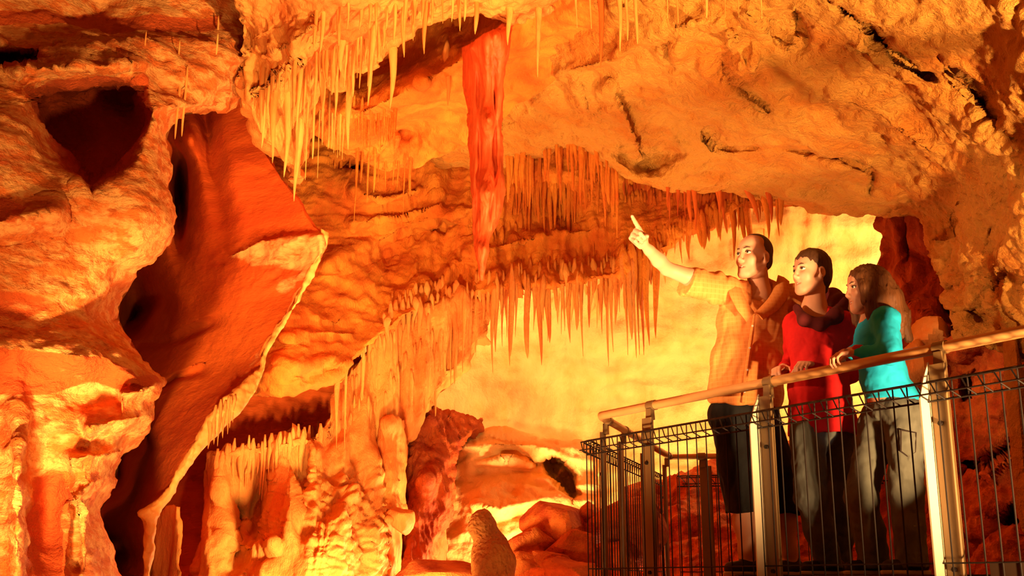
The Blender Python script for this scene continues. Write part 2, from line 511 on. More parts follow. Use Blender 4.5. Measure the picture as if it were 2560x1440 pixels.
M['rubble'] = rock_mat('red broken rock', (.74, .16, .02), (.46, .055, .006), 4.5, (.38, .62), (1, 1, 1.4), 30, (1, 1, 1), .7, .05)
M['brown'] = rock_mat('brown shaded rock', (.50, .085, .008), (.30, .035, .003), 2.5, (.38, .62), (1, 1, .7), 30, (1, 1, .7), .6, .04)  # dark tone stands in for shade on the pillar and the buttress
M['curtain'] = rock_mat('red banded dripstone', (.74, .12, .028), (.66, .07, .012), 4.0, (.4, .6), (3, 3, .35), 40, (2, 2, .25), .35, .02, .5)
M['stal'] = rock_mat('cream dripstone', (.92, .42, .09), (.80, .24, .04), 3.0, (.42, .62), (2, 2, .6), 70, (2, 2, .5), .4, .012, .55)
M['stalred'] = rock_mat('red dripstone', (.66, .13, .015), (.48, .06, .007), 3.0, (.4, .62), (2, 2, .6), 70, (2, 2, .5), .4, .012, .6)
M['pit'] = rock_mat('pitted tan dripstone', (.72, .24, .04), (.58, .13, .02), 4.0, (.4, .62), (1, 1, 1), 55, (1, 1, 1), .9, .03, vor=(34, (1, 1, 1)))
# ------------------------------------------------------------------ the cave shell and its rock masses
ST = 'structure'
# far wall of the lit chamber, and the chamber's floor far below the frame
rock('wall_back', [((420, 1700), (420, 250)), ((900, 1700), (900, 250)), ((1300, 1700), (1300, 200)), ((1750, 1700), (1750, 200)), ((2250, 1700), (2250, 250)), ((2900, 1700), (2900, 250))],
     [(420, 400, 11.8), (420, 1500, 11.2), (1000, 400, 12.4), (1000, 1000, 13.2), (1000, 1500, 12.6), (1500, 500, 12.3), (1500, 800, 12.9), (1500, 1050, 13.3), (1500, 1250, 12.8), (1500, 1500, 12.4), (2000, 500, 12.0), (2000, 800, 12.7), (2000, 1000, 13.0), (2000, 1300, 12.4), (2900, 500, 11.5), (2900, 1300, 10.5)],
     n=(220, 260), mat=M['bright'], seed=3, wob=0, thick=.8, kind=ST,
     feats=[ledge([(1130, 1105), (1230, 1085), (1330, 1098), (1460, 1120)], .14, 40, 60), ledge([(1200, 1165), (1320, 1150), (1400, 1180)], .2, 30, 60),
            pit([(1345, 1150), (1395, 1135), (1440, 1185), (1452, 1250), (1425, 1270), (1395, 1215), (1350, 1190)], .9, 14), pit([(1400, 1180), (1440, 1160), (1450, 1250), (1420, 1262)], .6, 12),
           
            ledge([(1700, 590), (1900, 560), (2200, 575)], .07, 40, 30), ledge([(1750, 690), (1950, 660), (2220, 640)], .06, 40, 40), ledge([(1280, 860), (1500, 850), (1700, 870)], .06, 60, 50), ledge([(1200, 960), (1450, 930), (1700, 980)], .06, 60, 50)],
     layers=[('fbm', (.7, .7, 1.0), .13, 3), ('drape', (5, 2, .5), .10, 2, lambda x, y: .25 + .75 * smooth01((800 - y) / 200)), ('strata', (.6, .6, 2.2), .05, 3, .25), ('ridge', (2.2, 2.2, 3), .04, 4), ('fbm', (6, 6, 7), .03, 4, .55)])

# near wall at the very left with its hollow, ledges and under-lit lips
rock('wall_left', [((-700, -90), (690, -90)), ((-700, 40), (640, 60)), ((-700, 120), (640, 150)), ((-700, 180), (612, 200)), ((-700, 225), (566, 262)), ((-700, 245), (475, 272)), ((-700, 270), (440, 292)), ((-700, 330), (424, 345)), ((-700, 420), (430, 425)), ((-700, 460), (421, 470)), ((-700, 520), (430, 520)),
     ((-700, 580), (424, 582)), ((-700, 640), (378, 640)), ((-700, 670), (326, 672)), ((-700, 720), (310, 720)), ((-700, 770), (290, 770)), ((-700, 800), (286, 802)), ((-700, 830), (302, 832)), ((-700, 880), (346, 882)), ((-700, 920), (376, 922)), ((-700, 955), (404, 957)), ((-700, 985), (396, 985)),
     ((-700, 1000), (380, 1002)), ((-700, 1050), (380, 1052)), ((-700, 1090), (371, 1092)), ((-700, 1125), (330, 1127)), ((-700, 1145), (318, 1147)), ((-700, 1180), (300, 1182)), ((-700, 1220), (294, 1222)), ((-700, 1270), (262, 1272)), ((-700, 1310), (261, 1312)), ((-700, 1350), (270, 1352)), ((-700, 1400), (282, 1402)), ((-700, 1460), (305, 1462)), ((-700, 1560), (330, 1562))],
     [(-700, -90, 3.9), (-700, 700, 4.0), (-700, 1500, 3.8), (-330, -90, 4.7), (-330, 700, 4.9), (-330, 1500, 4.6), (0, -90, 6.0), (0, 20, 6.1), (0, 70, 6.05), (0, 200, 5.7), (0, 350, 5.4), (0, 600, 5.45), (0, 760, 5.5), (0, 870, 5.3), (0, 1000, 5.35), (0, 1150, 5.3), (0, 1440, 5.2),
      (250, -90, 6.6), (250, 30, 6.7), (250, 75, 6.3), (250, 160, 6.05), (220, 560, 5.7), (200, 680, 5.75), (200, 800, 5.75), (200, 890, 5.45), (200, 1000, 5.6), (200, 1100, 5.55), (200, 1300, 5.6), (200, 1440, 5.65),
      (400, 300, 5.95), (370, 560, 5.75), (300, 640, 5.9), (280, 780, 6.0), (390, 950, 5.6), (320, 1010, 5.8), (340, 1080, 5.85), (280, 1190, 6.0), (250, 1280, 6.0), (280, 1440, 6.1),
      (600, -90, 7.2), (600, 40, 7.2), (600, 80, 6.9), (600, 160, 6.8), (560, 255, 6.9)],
     n=(240, 330), mat=M['wall'], stain_shade=[([(-300, 862), (0, 868), (120, 878), (280, 892), (405, 955), (330, 985), (230, 960), (120, 990), (-300, 985)], 18, .75), ([(-300, 970), (140, 975), (300, 1010), (240, 1075), (100, 1130), (-300, 1150)], 30, .46), ([(-300, 735), (0, 722), (120, 738), (170, 760), (60, 800), (-300, 800)], 24, .62), ([(-300, 500), (0, 505), (70, 520), (40, 560), (-300, 565)], 20, .7), ([(-300, 30), (0, 24), (300, 30), (560, 35), (540, 66), (250, 72), (60, 58), (-300, 60)], 10, .9),  # last area paints the shade of the top overhang strip
            ([(-300, 110), (90, 120), (120, 150), (50, 175), (-300, 190)], 16, .8), ([(60, 225), (150, 185), (370, 190), (385, 300), (340, 420), (230, 505), (150, 430)], 40, .75), ([(90, 1190), (150, 1185), (180, 1240), (190, 1460), (60, 1460)], 24, .66), ([(-300, 360), (40, 370), (80, 400), (30, 420), (-300, 430)], 16, .55), ([(30, 640), (120, 650), (130, 690), (50, 700)], 16, .5)], seed=5, wob=4, thick=2.2, kind=ST, edge=[('b', 85, .75)],  # the hollow's outline is darkened too: its shade put into the colour
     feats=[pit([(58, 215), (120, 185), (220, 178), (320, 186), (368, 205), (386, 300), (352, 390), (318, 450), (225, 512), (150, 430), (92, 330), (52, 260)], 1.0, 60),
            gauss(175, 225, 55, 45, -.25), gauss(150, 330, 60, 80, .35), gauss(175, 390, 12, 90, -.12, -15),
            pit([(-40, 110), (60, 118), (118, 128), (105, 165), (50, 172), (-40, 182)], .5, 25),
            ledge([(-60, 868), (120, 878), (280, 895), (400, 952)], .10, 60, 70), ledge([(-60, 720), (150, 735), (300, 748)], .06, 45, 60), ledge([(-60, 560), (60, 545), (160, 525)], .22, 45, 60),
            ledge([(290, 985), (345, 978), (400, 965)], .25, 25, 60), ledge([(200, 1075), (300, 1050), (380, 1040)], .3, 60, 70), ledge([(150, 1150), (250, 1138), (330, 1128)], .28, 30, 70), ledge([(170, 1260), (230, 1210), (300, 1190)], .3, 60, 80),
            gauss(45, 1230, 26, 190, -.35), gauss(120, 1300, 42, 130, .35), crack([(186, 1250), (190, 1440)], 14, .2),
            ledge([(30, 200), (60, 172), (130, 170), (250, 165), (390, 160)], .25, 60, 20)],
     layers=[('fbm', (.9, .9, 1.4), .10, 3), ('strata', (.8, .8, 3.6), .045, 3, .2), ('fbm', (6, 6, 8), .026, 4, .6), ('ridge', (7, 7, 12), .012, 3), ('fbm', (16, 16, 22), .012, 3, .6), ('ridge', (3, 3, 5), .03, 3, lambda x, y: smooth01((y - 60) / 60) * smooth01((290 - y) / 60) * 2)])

# the iron-red leaning slab between the left wall and the dripstone
rock('wall_centre', [((230, 215), (690, 215)), ((235, 270), (672, 300)), ((240, 330), (676, 380)), ((240, 400), (706, 430)), ((240, 450), (745, 482)), ((240, 500), (770, 530)), ((240, 540), (800, 566)), ((240, 560), (822, 582)), ((240, 610), (812, 632)), ((240, 660), (778, 690)), ((240, 720), (742, 745)), ((240, 790), (716, 800)), ((240, 830), (684, 842)), ((240, 870), (660, 884)), ((240, 910), (658, 926)), ((240, 960), (628, 980)), ((230, 1010), (590, 1018)), ((220, 1070), (535, 1076)), ((210, 1130), (488, 1132)), ((200, 1180), (450, 1184)), ((200, 1240), (420, 1240)), ((200, 1280), (384, 1288)), ((200, 1330), (376, 1340)), ((200, 1400), (374, 1400)), ((200, 1520), (372, 1520))],
     [(230, 230, 9.8), (480, 260, 9.1), (670, 280, 8.6), (240, 560, 9.8), (430, 560, 8.9), (560, 450, 8.5), (700, 450, 8.3), (790, 580, 8.0), (600, 700, 8.3), (440, 760, 8.9), (300, 800, 9.7), (240, 900, 9.7), (740, 740, 8.0), (660, 880, 7.9), (520, 900, 8.5), (400, 960, 8.9), (300, 1150, 9.2), (600, 1000, 7.7), (480, 1130, 7.6), (400, 1130, 8.1), (420, 1240, 7.6), (340, 1240, 8.2), (280, 1350, 8.6), (372, 1300, 7.6), (372, 1500, 7.6), (220, 1500, 8.8)],
     n=(230, 300), mat=M['redslab'], stain_shade=[([(552, 640), (600, 605), (680, 590), (760, 578), (830, 570), (815, 640), (780, 690), (700, 672), (640, 668), (590, 655)], 40, .62), ([(700, 690), (790, 660), (770, 700), (700, 740), (670, 720)], 30, .50), ([(640, 850), (665, 880), (650, 930), (560, 1020), (520, 1050), (560, 980)], 30, .42)], seed=9, wob=4, thick=1.3, kind=ST, edge=[('b', 16, .18), ('a', 30, .4)],
     feats=[gauss(520, 330, 26, 160, .35, -8), gauss(452, 480, 26, 110, 1.5), gauss(340, 760, 52, 100, 1.3), gauss(300, 1200, 40, 60, .8), gauss(468, 355, 26, 40, -.5), crack([(430, 730), (330, 800), (290, 830)], 26, .5), crack([(560, 790), (420, 850), (330, 870)], 10, .14), crack([(520, 915), (440, 945), (380, 990)], 9, .16),
            ledge([(560, 640), (650, 600), (740, 590), (815, 588)], .10, 15, 40), gauss(700, 620, 70, 30, -.12, -20), gauss(330, 1120, 40, 30, .5), gauss(290, 1390, 50, 40, .5)],
     layers=[('fbm', (.6, .6, .8), .10, 2), ('fbm', (.5, .8, 3.0), .025, 3), ('fbm', (6, 6, 9), .010, 4, .6), ('ridge', (5, 5, 8), .03, 3, lambda x, y: smooth01((x - 560) / 120) * smooth01((y - 560) / 40) * smooth01((760 - y) / 80))])

# dripstone mass hanging at upper centre-left
rock('ceiling_dripstone', [((592, -90), (600, 20)), ((600, -90), (628, 175)), ((625, -90), (600, 235)), ((655, -90), (612, 268)), ((680, -90), (634, 300)), ((705, -90), (646, 355)), ((725, -90), (672, 392)), ((740, -90), (700, 425)), ((755, -90), (728, 446)), ((770, -90), (748, 470)), ((785, -90), (766, 400)), ((800, -90), (790, 300)), ((815, -90), (815, 225)), ((850, -90), (850, 205)), ((885, -90), (885, 190)), ((930, -90), (930, 150)), ((985, -90), (985, 120)), ((1040, -90), (1045, 70)), ((1130, -90), (1120, 50)), ((1200, -90), (1200, 35)), ((1290, -90), (1280, 60)), ((1370, -90), (1350, 25)), ((1440, -90), (1420, -30))],
     [(600, -90, 6.2), (600, 100, 6.9), (620, 260, 7.2), (660, 380, 7.5), (745, 460, 7.6), (700, 200, 7.0), (740, 100, 6.6), (800, 200, 7.3), (800, -90, 5.9), (900, 150, 7.1), (900, -90, 5.9), (1000, 100, 7.0), (1000, -90, 5.9), (1150, 40, 6.8), (1150, -90, 5.9), (1300, 40, 6.9), (1420, -90, 6.2)],
     n=(220, 300), mat=M['drape'], seed=14, wob=6, thick=.7, kind=ST, edge=[('b', 26, .3), ('s', 40, .35)],
     feats=[ledge([(612, 250), (660, 225), (760, 130), (860, 70)], .22, 70, 20), ledge([(640, 150), (720, 110), (800, 60)], .15, 50, 30)],
     layers=[('fbm', (1.4, 1.4, 1.4), .12, 3), ('drape', (5.5, 2, .35), .13, 2, lambda x, y: smooth01((y - 40) / 140)), ('drape', (14, 4, .7), .045, 2, lambda x, y: smooth01((y - 60) / 140)), ('fbm', (9, 9, 6), .022, 4, .6), ('billow', (5, 5, 7), .05, 3, lambda x, y: smooth01((260 - y) / 140))])

# the lit band and dark underside behind the big red curtain
rock('ceiling_ledge', [((760, -60), (765, 330)), ((840, -60), (850, 380)), ((880, -80), (900, 400)), ((930, -80), (955, 425)), ((1000, -80), (1020, 420)), ((1060, -80), (1080, 395)), ((1160, -80), (1170, 360)), ((1260, -80), (1275, 280)), ((1340, -80), (1350, 230)), ((1420, -80), (1440, 160)), ((1500, -80), (1520, 60))],
     [(800, 0, 8.2), (800, 500, 9.6), (870, 330, 8.8), (880, 270, 8.2), (880, 180, 9.0), (980, 250, 8.1), (980, 150, 8.9), (1060, 205, 7.9), (1040, 120, 8.7), (1160, 140, 7.6), (1150, 70, 8.2), (1250, 85, 7.3), (1250, 0, 7.6), (960, 420, 9.9), (1000, 330, 9.4), (1080, 300, 9.0), (1170, 260, 8.6), (1100, 390, 9.8), (1300, 150, 7.9), (1420, 60, 7.2), (1420, 150, 8.0), (1500, -80, 6.3)],
     n=(170, 230), mat=M['mid'], seed=17, wob=5, thick=.6, kind=ST,
     feats=[ledge([(870, 300), (980, 245), (1060, 205), (1160, 145), (1255, 88)], .22, 24, 24), ledge([(1000, 330), (940, 385), (890, 440)], .2, 20, 30), gauss(1020, 320, 50, 40, .4)],
     layers=[('fbm', (1.6, 1.6, 1.6), .12, 4), ('flute', (7, 5, 1), .05, 3, lambda x, y: smooth01((y - 300) / 80)), ('fbm', (8, 8, 8), .03, 4, .55)])

# the broad scalloped ceiling that comes overhead from the upper right
rock('ceiling', [((990, -110), (985, 300)), ((1010, -110), (1012, 345)), ((1050, -110), (1052, 392)), ((1110, -110), (1110, 415)), ((1180, -110), (1180, 426)), ((1260, -110), (1260, 420)), ((1330, -110), (1330, 402)), ((1400, -110), (1400, 378)), ((1470, -110), (1470, 388)), ((1530, -110), (1520, 428)), ((1600, -110), (1580, 464)), ((1680, -110), (1650, 478)), ((1760, -110), (1740, 486)), ((1850, -110), (1840, 490)), ((1960, -110), (1950, 508)), ((2060, -110), (2060, 526)), ((2150, -110), (2150, 540)), ((2230, -110), (2235, 548)), ((2330, -110), (2295, 552)), ((2430, -110), (2305, 600)), ((2600, -110), (2330, 640)), ((2760, -80), (2360, 690)), ((3300, 150), (2420, 700)), ((3350, 420), (2500, 680)), ((3350, 680), (2640, 690))],
     [(1000, -100, 8.4), (1000, 280, 10.3), (1100, 400, 10.6), (1180, 420, 10.5), (1200, 100, 8.3), (1350, 390, 10.0), (1400, 200, 8.2), (1400, -100, 6.4), (1600, 460, 9.6), (1600, 250, 7.9), (1600, 60, 6.8), (1600, -100, 5.9), (1850, 485, 9.6), (1850, 380, 8.3), (1850, 200, 7.0), (1850, 0, 5.9), (2100, 530, 9.3), (2100, 430, 8.0), (2100, 300, 7.0), (2100, 100, 5.9), (2100, -100, 5.2), (2290, 545, 8.8), (2300, 480, 7.8), (2300, 300, 6.6), (2300, 100, 5.5), (2400, 690, 7.6), (2450, 560, 6.9), (2560, 640, 6.3), (2560, 400, 5.7), (2560, 150, 4.9), (2560, -100, 4.3), (2860, 200, 4.0), (2860, 600, 4.6), (3300, 200, 3.2), (3300, 650, 3.5)],
     n=(330, 450), mat=M['ceiling'], seed=21, wob=5, thick=.8, kind=ST, edge=[('b', 36, .5), ('s', 40, .6)],
     feats=[crack([(2040, -40), (2090, 10), (2160, 62), (2205, 95), (2225, 130), (2270, 160), (2310, 185), (2350, 205)], 7, .24), crack([(2335, 130), (2375, 175), (2440, 235), (2480, 300), (2530, 340), (2570, 362)], 8, .3), gauss(2200, 95, 22, 18, .25, 40), gauss(2490, 300, 16, 40, .3, -40),
            ledge([(1380, 190), (1530, 150), (1650, 80), (1760, 50)], .22, 60, 25), ledge([(1690, 70), (1800, 60), (1830, 90)], .15, 40, 30),
            ledge([(1520, 190), (1560, 280), (1590, 350), (1600, 400)], .20, 18, 46), ledge([(1435, 180), (1455, 250), (1465, 290)], .10, 14, 40), ledge([(1470, 290), (1560, 260)], .08, 14, 30),
            crack([(1530, 370), (1600, 410), (1650, 385), (1690, 360)], 18, .25), gauss(1650, 400, 40, 26, .35, -20), gauss(1620, 425, 30, 16, .2),
            gauss(1690, 140, 30, 40, -.2), gauss(1672, 130, 10, 40, .2), gauss(1825, 110, 20, 26, -.22), gauss(1850, 170, 14, 30, -.18), gauss(1880, 160, 12, 40, -.16), gauss(1805, 150, 12, 50, .16),
            crack([(1800, 150), (1830, 200), (1900, 260), (1930, 285)], 7, .12), crack([(1930, 365), (2020, 380), (2100, 400), (2170, 420), (2185, 450), (2165, 510)], 7, .16), ledge([(1930, 450), (2050, 425), (2180, 430)], .10, 40, 20), crack([(1775, 370), (1850, 375), (1950, 360)], 6, .1),
            crack([(1760, 350), (1780, 330), (1775, 380)], 6, .1), gauss(1960, 60, 60, 70, .35, 30), ledge([(1850, 20), (1930, 90), (1980, 130)], .15, 30, 40), crack([(1990, 0), (1995, 90)], 8, .15),
            ledge([(2100, 110), (2250, 190), (2400, 300), (2560, 430)], .15, 60, 30), ledge([(2050, 240), (2200, 300), (2350, 400)], .15, 60, 40), ledge([(1900, 260), (2020, 330), (2200, 370)], .14, 60, 40), ledge([(2200, 350), (2350, 420), (2480, 520)], .16, 60, 40), ledge([(2150, 480), (2300, 500), (2400, 520)], .16, 60, 40),
            crack([(2370, 540), (2400, 600), (2430, 640)], 8, .12), crack([(2480, 560), (2470, 640)], 6, .1)],
     layers=[('fbm', (.8, .5, 1.0), .14, 3), ('billow', (2.4, 1.3, 2.4), .07, 3), ('ridge', (3.0, 1.6, 3.0), .036, 4), ('billow', (8, 5, 8), .022, 2), ('fbm', (14, 9, 14), .02, 3, .6)])

# ochre wall with drip curtains under the ceiling, closing the lit chamber's mouth
rock('wall_drip', [((600, 330), (560, 1010)), ((700, 320), (640, 1000)), ((790, 320), (760, 985)), ((860, 320), (830, 955)), ((920, 320), (892, 900)), ((990, 320), (950, 840)), ((1060, 330), (1030, 790)), ((1130, 340), (1120, 760)), ((1220, 350), (1210, 735)), ((1310, 340), (1300, 715)), ((1400, 330), (1390, 722)), ((1480, 330), (1480, 706)), ((1560, 340), (1560, 690)), ((1640, 380), (1640, 655)), ((1710, 400), (1710, 590)), ((1780, 410), (1780, 560)), ((1860, 420), (1860, 528)), ((1960, 430), (1960, 520)), ((2060, 440), (2060, 530))],
     [(620, 400, 10.6), (600, 960, 9.7), (750, 560, 10.5), (720, 800, 9.4), (700, 930, 9.1), (800, 940, 9.4), (850, 830, 9.8), (880, 600, 10.9), (880, 430, 11.0), (960, 500, 11.1), (960, 700, 10.9), (1000, 790, 10.3), (1100, 500, 11.2), (1100, 650, 11.2), (1120, 750, 10.8), (1250, 450, 11.4), (1250, 600, 11.5), (1250, 720, 11.0), (1400, 420, 11.3), (1400, 560, 11.6), (1400, 710, 11.1), (1560, 500, 11.4), (1560, 690, 11.1), (1700, 480, 11.2), (1700, 580, 11.0), (1850, 480, 10.8), (1850, 520, 10.7), (2050, 480, 10.4)],
     n=(240, 300), mat=M['mid'], seed=27, wob=6, thick=.5, kind=ST, edge=[('b', 20, .2)],
     feats=[ledge([(790, 680), (860, 640), (1000, 580), (1150, 530), (1290, 480)], .22, 40, 50), ledge([(870, 470), (960, 500), (1060, 470)], .2, 30, 40), ledge([(860, 560), (1000, 540), (1120, 500)], .2, 25, 40), gauss(890, 420, 40, 24, .5), gauss(1060, 580, 90, 16, .3, -15), gauss(950, 650, 60, 60, .3), gauss(880, 690, 50, 60, -.2), gauss(1040, 690, 40, 60, -.25),
            ledge([(1150, 640), (1300, 600), (1500, 570)], .2, 40, 50), ledge([(700, 850), (790, 830), (900, 830)], .10, 20, 25), ledge([(680, 900), (760, 915), (850, 890)], .10, 20, 30), ledge([(690, 790), (780, 790), (860, 800)], .10, 25, 30)],
     layers=[('fbm', (1.3, 1.3, 1.3), .16, 3), ('drape', (4.0, 2, .5), .14, 2, lambda x, y: .2 + .8 * smooth01((x - 880) / 200)), ('drape', (11, 4, .8), .05, 2, lambda x, y: .2 + .8 * smooth01((x - 900) / 200)), ('ridge', (2.0, 2.0, 4.5), .05, 4, lambda x, y: smooth01((1150 - x) / 250)), ('fbm', (8, 8, 10), .03, 4, .62)])

# flowstone cascade at lower centre-left, with its fluted folds
rock('flowstone_cascade', [((505, 1130), (470, 1600)), ((560, 1118), (560, 1600)), ((640, 1108), (640, 1600)), ((720, 1098), (720, 1600)), ((790, 1078), (780, 1600)), ((822, 1040), (800, 1600)), ((832, 960), (830, 1600)), ((880, 905), (880, 1600)), ((930, 850), (925, 1600)), ((965, 806), (962, 1560)), ((1005, 790), (998, 1180)), ((1040, 770), (1020, 1110)), ((1080, 750), (1060, 1050)), ((1130, 742), (1110, 985)), ((1180, 735), (1160, 900)), ((1230, 730), (1220, 850))],
     [(510, 1150, 9.4), (500, 1450, 8.8), (620, 1130, 9.5), (620, 1300, 9.2), (620, 1480, 8.6), (760, 1090, 9.6), (760, 1250, 9.2), (760, 1440, 8.7), (840, 960, 9.9), (860, 1100, 9.6), (880, 1300, 9.2), (900, 1440, 9.0), (950, 840, 10.3), (960, 1000, 10.1), (950, 1150, 9.9), (960, 1440, 9.4), (1050, 780, 10.6), (1060, 950, 10.5), (1020, 1100, 10.4), (1150, 750, 10.9), (1150, 880, 10.9), (1220, 800, 11.2)],
     n=(240, 280), mat=M['drape'], seed=33, wob=6, thick=.6, label='pale fluted flowstone cascade spilling down beside the leaning red rock slab', cat='rock formation', edge=[('b', 26, .35), ('a', 18, .2), ('s', 20, .2)],
     feats=[gauss(722, 1230, 26, 110, -.3), gauss(762, 1210, 12, 90, .18), gauss(680, 1200, 12, 80, .16), gauss(640, 1300, 34, 80, .4), gauss(585, 1330, 24, 80, .45), gauss(820, 1350, 110, 120, -.3), ledge([(520, 1140), (640, 1120), (790, 1090)], .22, 14, 60), ledge([(560, 1350), (640, 1370), (700, 1350)], .25, 30, 40), ledge([(700, 1100), (820, 1060)], .12, 12, 26),
            gauss(560, 1200, 20, 60, -.2), gauss(790, 1150, 24, 70, -.2)],
     layers=[('fbm', (1.0, 1.0, .8), .10, 2), ('drape', (3.2, 1.5, .28), .16, 2), ('drape', (9.0, 3, .5), .055, 2), ('fbm', (9, 9, 6), .018, 4, .6), ('billow', (5, 5, 9), .06, 3, lambda x, y: smooth01((x - 740) / 60) * smooth01((y - 1120) / 80))])

# pale calcite crusts on the slab: along its free edge and in a patch below its shoulder
rock('wall_crust', [((806, 572), (826, 582)), ((806, 600), (818, 612)), ((790, 640), (804, 650)), ((770, 682), (778, 690)), ((742, 737), (751, 742)), ((718, 783), (724, 788)), ((681, 840), (688, 846)), ((655, 880), (664, 886)), ((650, 915), (664, 924)), ((606, 958), (642, 974)), ((548, 1000), (614, 1012)), ((514, 1058), (558, 1068)), ((478, 1112), (506, 1124)), ((452, 1168), (464, 1178)), ((424, 1222), (434, 1232)), ((386, 1262), (402, 1276)), ((352, 1284), (390, 1296)), ((366, 1330), (380, 1340)), ((364, 1400), (378, 1402)), ((362, 1520), (376, 1522))],
     [(820, 580, 7.92), (740, 740, 7.91), (660, 890, 7.82), (620, 970, 7.60), (560, 1040, 7.5), (480, 1130, 7.45), (420, 1240, 7.45), (380, 1290, 7.42), (370, 1400, 7.45), (370, 1520, 7.45)],
     n=(16, 260), mat=M['stal'], seed=71, wob=3, thick=.07, kind=ST, edge=[('a', 10, .05), ('b', 6, .03)], layers=[('fbm', (5, 5, 5), .05, 4), ('fbm', (16, 16, 16), .02, 3)])

# red recess behind the ledge between slab and cascade
rock('wall_recess', [((340, 880), (330, 1640)), ((480, 870), (480, 1640)), ((600, 870), (600, 1640)), ((720, 880), (720, 1640)), ((860, 900), (860, 1640)), ((980, 900), (980, 1640))],
     [(340, 900, 10.6), (340, 1600, 9.9), (600, 900, 10.6), (600, 1300, 10.2), (700, 1000, 10.7), (850, 950, 10.9), (850, 1500, 10.2), (980, 1200, 11.0)],
     n=(120, 130), mat=M['redslab'], seed=36, wob=0, thick=.4, kind=ST,
     layers=[('fbm', (1.2, 1.2, 1.2), .15, 4), ('ridge', (2.5, 2.5, 3), .05, 3), ('fbm', (7, 7, 8), .03, 3)])

# the dripping rim in front of it
rock('dripstone_rim', [((388, 1296), (372, 1560)), ((398, 1280), (398, 1560)), ((418, 1262), (424, 1560)), ((436, 1260), (440, 1560)), ((446, 1268), (448, 1500))],
     [(380, 1300, 8.3), (430, 1260, 8.2), (430, 1500, 8.1), (380, 1500, 8.2)],
     n=(30, 90), mat=M['drape'], seed=39, wob=7, thick=.25, edge=[('s', 14, .1), ('e', 14, .1)], label='narrow dripstone rim curling down at the foot of the red slab', cat='rock formation',
     layers=[('fbm', (3, 3, 2), .05, 4), ('flute', (9, 5, .8), .03, 3)])

# pillars in the lit chamber
rock('dripstone_column', [((945, 1050), (1010, 1050)), ((942, 1090), (1012, 1090)), ((936, 1150), (1010, 1150)), ((934, 1200), (1008, 1200)), ((932, 1260), (1006, 1260)), ((938, 1290), (1022, 1290)), ((950, 1330), (1006, 1330)), ((958, 1400), (1000, 1400)), ((962, 1560), (1004, 1560))],
     [(940, 1060, 10.2), (975, 1060, 9.9), (1010, 1060, 10.2), (935, 1300, 9.8), (975, 1300, 9.5), (1010, 1300, 9.9), (980, 1500, 9.5)],
     n=(50, 130), mat=M['drape'], seed=41, wob=4, thick=.3, edge=[('a', 30, .25), ('b', 30, .25)], label='pale fluted column standing between the bright flowstone and the brown pillar', cat='rock formation',
     layers=[('fbm', (2.5, 2.5, 1.5), .06, 4), ('flute', (9, 6, .6), .03, 3), ('fbm', (12, 12, 12), .01, 3)])
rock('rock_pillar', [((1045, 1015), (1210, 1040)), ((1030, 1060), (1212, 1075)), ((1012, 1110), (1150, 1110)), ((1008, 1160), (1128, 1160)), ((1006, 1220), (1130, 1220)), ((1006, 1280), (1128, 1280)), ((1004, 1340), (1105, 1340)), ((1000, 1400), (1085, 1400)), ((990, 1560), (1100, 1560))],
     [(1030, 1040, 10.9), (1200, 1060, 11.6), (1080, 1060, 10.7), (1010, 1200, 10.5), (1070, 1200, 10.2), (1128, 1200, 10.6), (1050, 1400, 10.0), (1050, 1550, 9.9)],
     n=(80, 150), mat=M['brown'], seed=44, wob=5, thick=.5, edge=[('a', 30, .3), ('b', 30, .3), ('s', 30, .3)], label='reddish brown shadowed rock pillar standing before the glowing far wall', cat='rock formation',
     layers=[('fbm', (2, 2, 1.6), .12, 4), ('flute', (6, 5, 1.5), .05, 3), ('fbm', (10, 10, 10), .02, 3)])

# layered shelf with a dark cavity at the foot of the glowing wall
rock('chamber_shelf', [((1118, 1092), (1110, 1640)), ((1180, 1080), (1175, 1640)), ((1260, 1074), (1260, 1640)), ((1340, 1082), (1340, 1640)), ((1390, 1094), (1390, 1640)), ((1440, 1104), (1440, 1640)), ((1480, 1135), (1480, 1640)), ((1500, 1200), (1500, 1640))],
     [(1118, 1100, 11.7), (1118, 1300, 11.5), (1200, 1085, 11.7), (1200, 1130, 11.35), (1200, 1165, 11.6), (1200, 1230, 11.25), (1200, 1500, 11.0), (1350, 1090, 11.7), (1350, 1125, 11.4), (1340, 1160, 11.7), (1330, 1220, 11.35), (1330, 1500, 11.0), (1430, 1120, 11.3), (1470, 1160, 11.4), (1480, 1300, 11.3), (1490, 1500, 11.0)],
     n=(140, 170), mat=M['bright'], seed=83, wob=7, thick=.4, label='layered pale rock shelf with a dark cavity at the foot of the glowing wall', cat='rock formation', edge=[('a', 22, .25)],
     feats=[ledge([(1130, 1120), (1240, 1108), (1340, 1112), (1400, 1130)], .16, 14, 20), ledge([(1180, 1160), (1270, 1150), (1340, 1165)], .14, 12, 20), ledge([(1170, 1260), (1250, 1275), (1340, 1250)], .16, 20, 30), pit([(1340, 1142), (1380, 1128), (1425, 1142), (1450, 1185), (1456, 1240), (1432, 1268), (1402, 1232), (1366, 1198)], .75, 26), gauss(1400, 1180, 12, 22, -.25, 40)],
     layers=[('fbm', (1.8, 1.8, 2.5), .10, 3), ('strata', (.8, .8, 6), .06, 3, .15), ('fbm', (8, 8, 9), .03, 4, .6)])

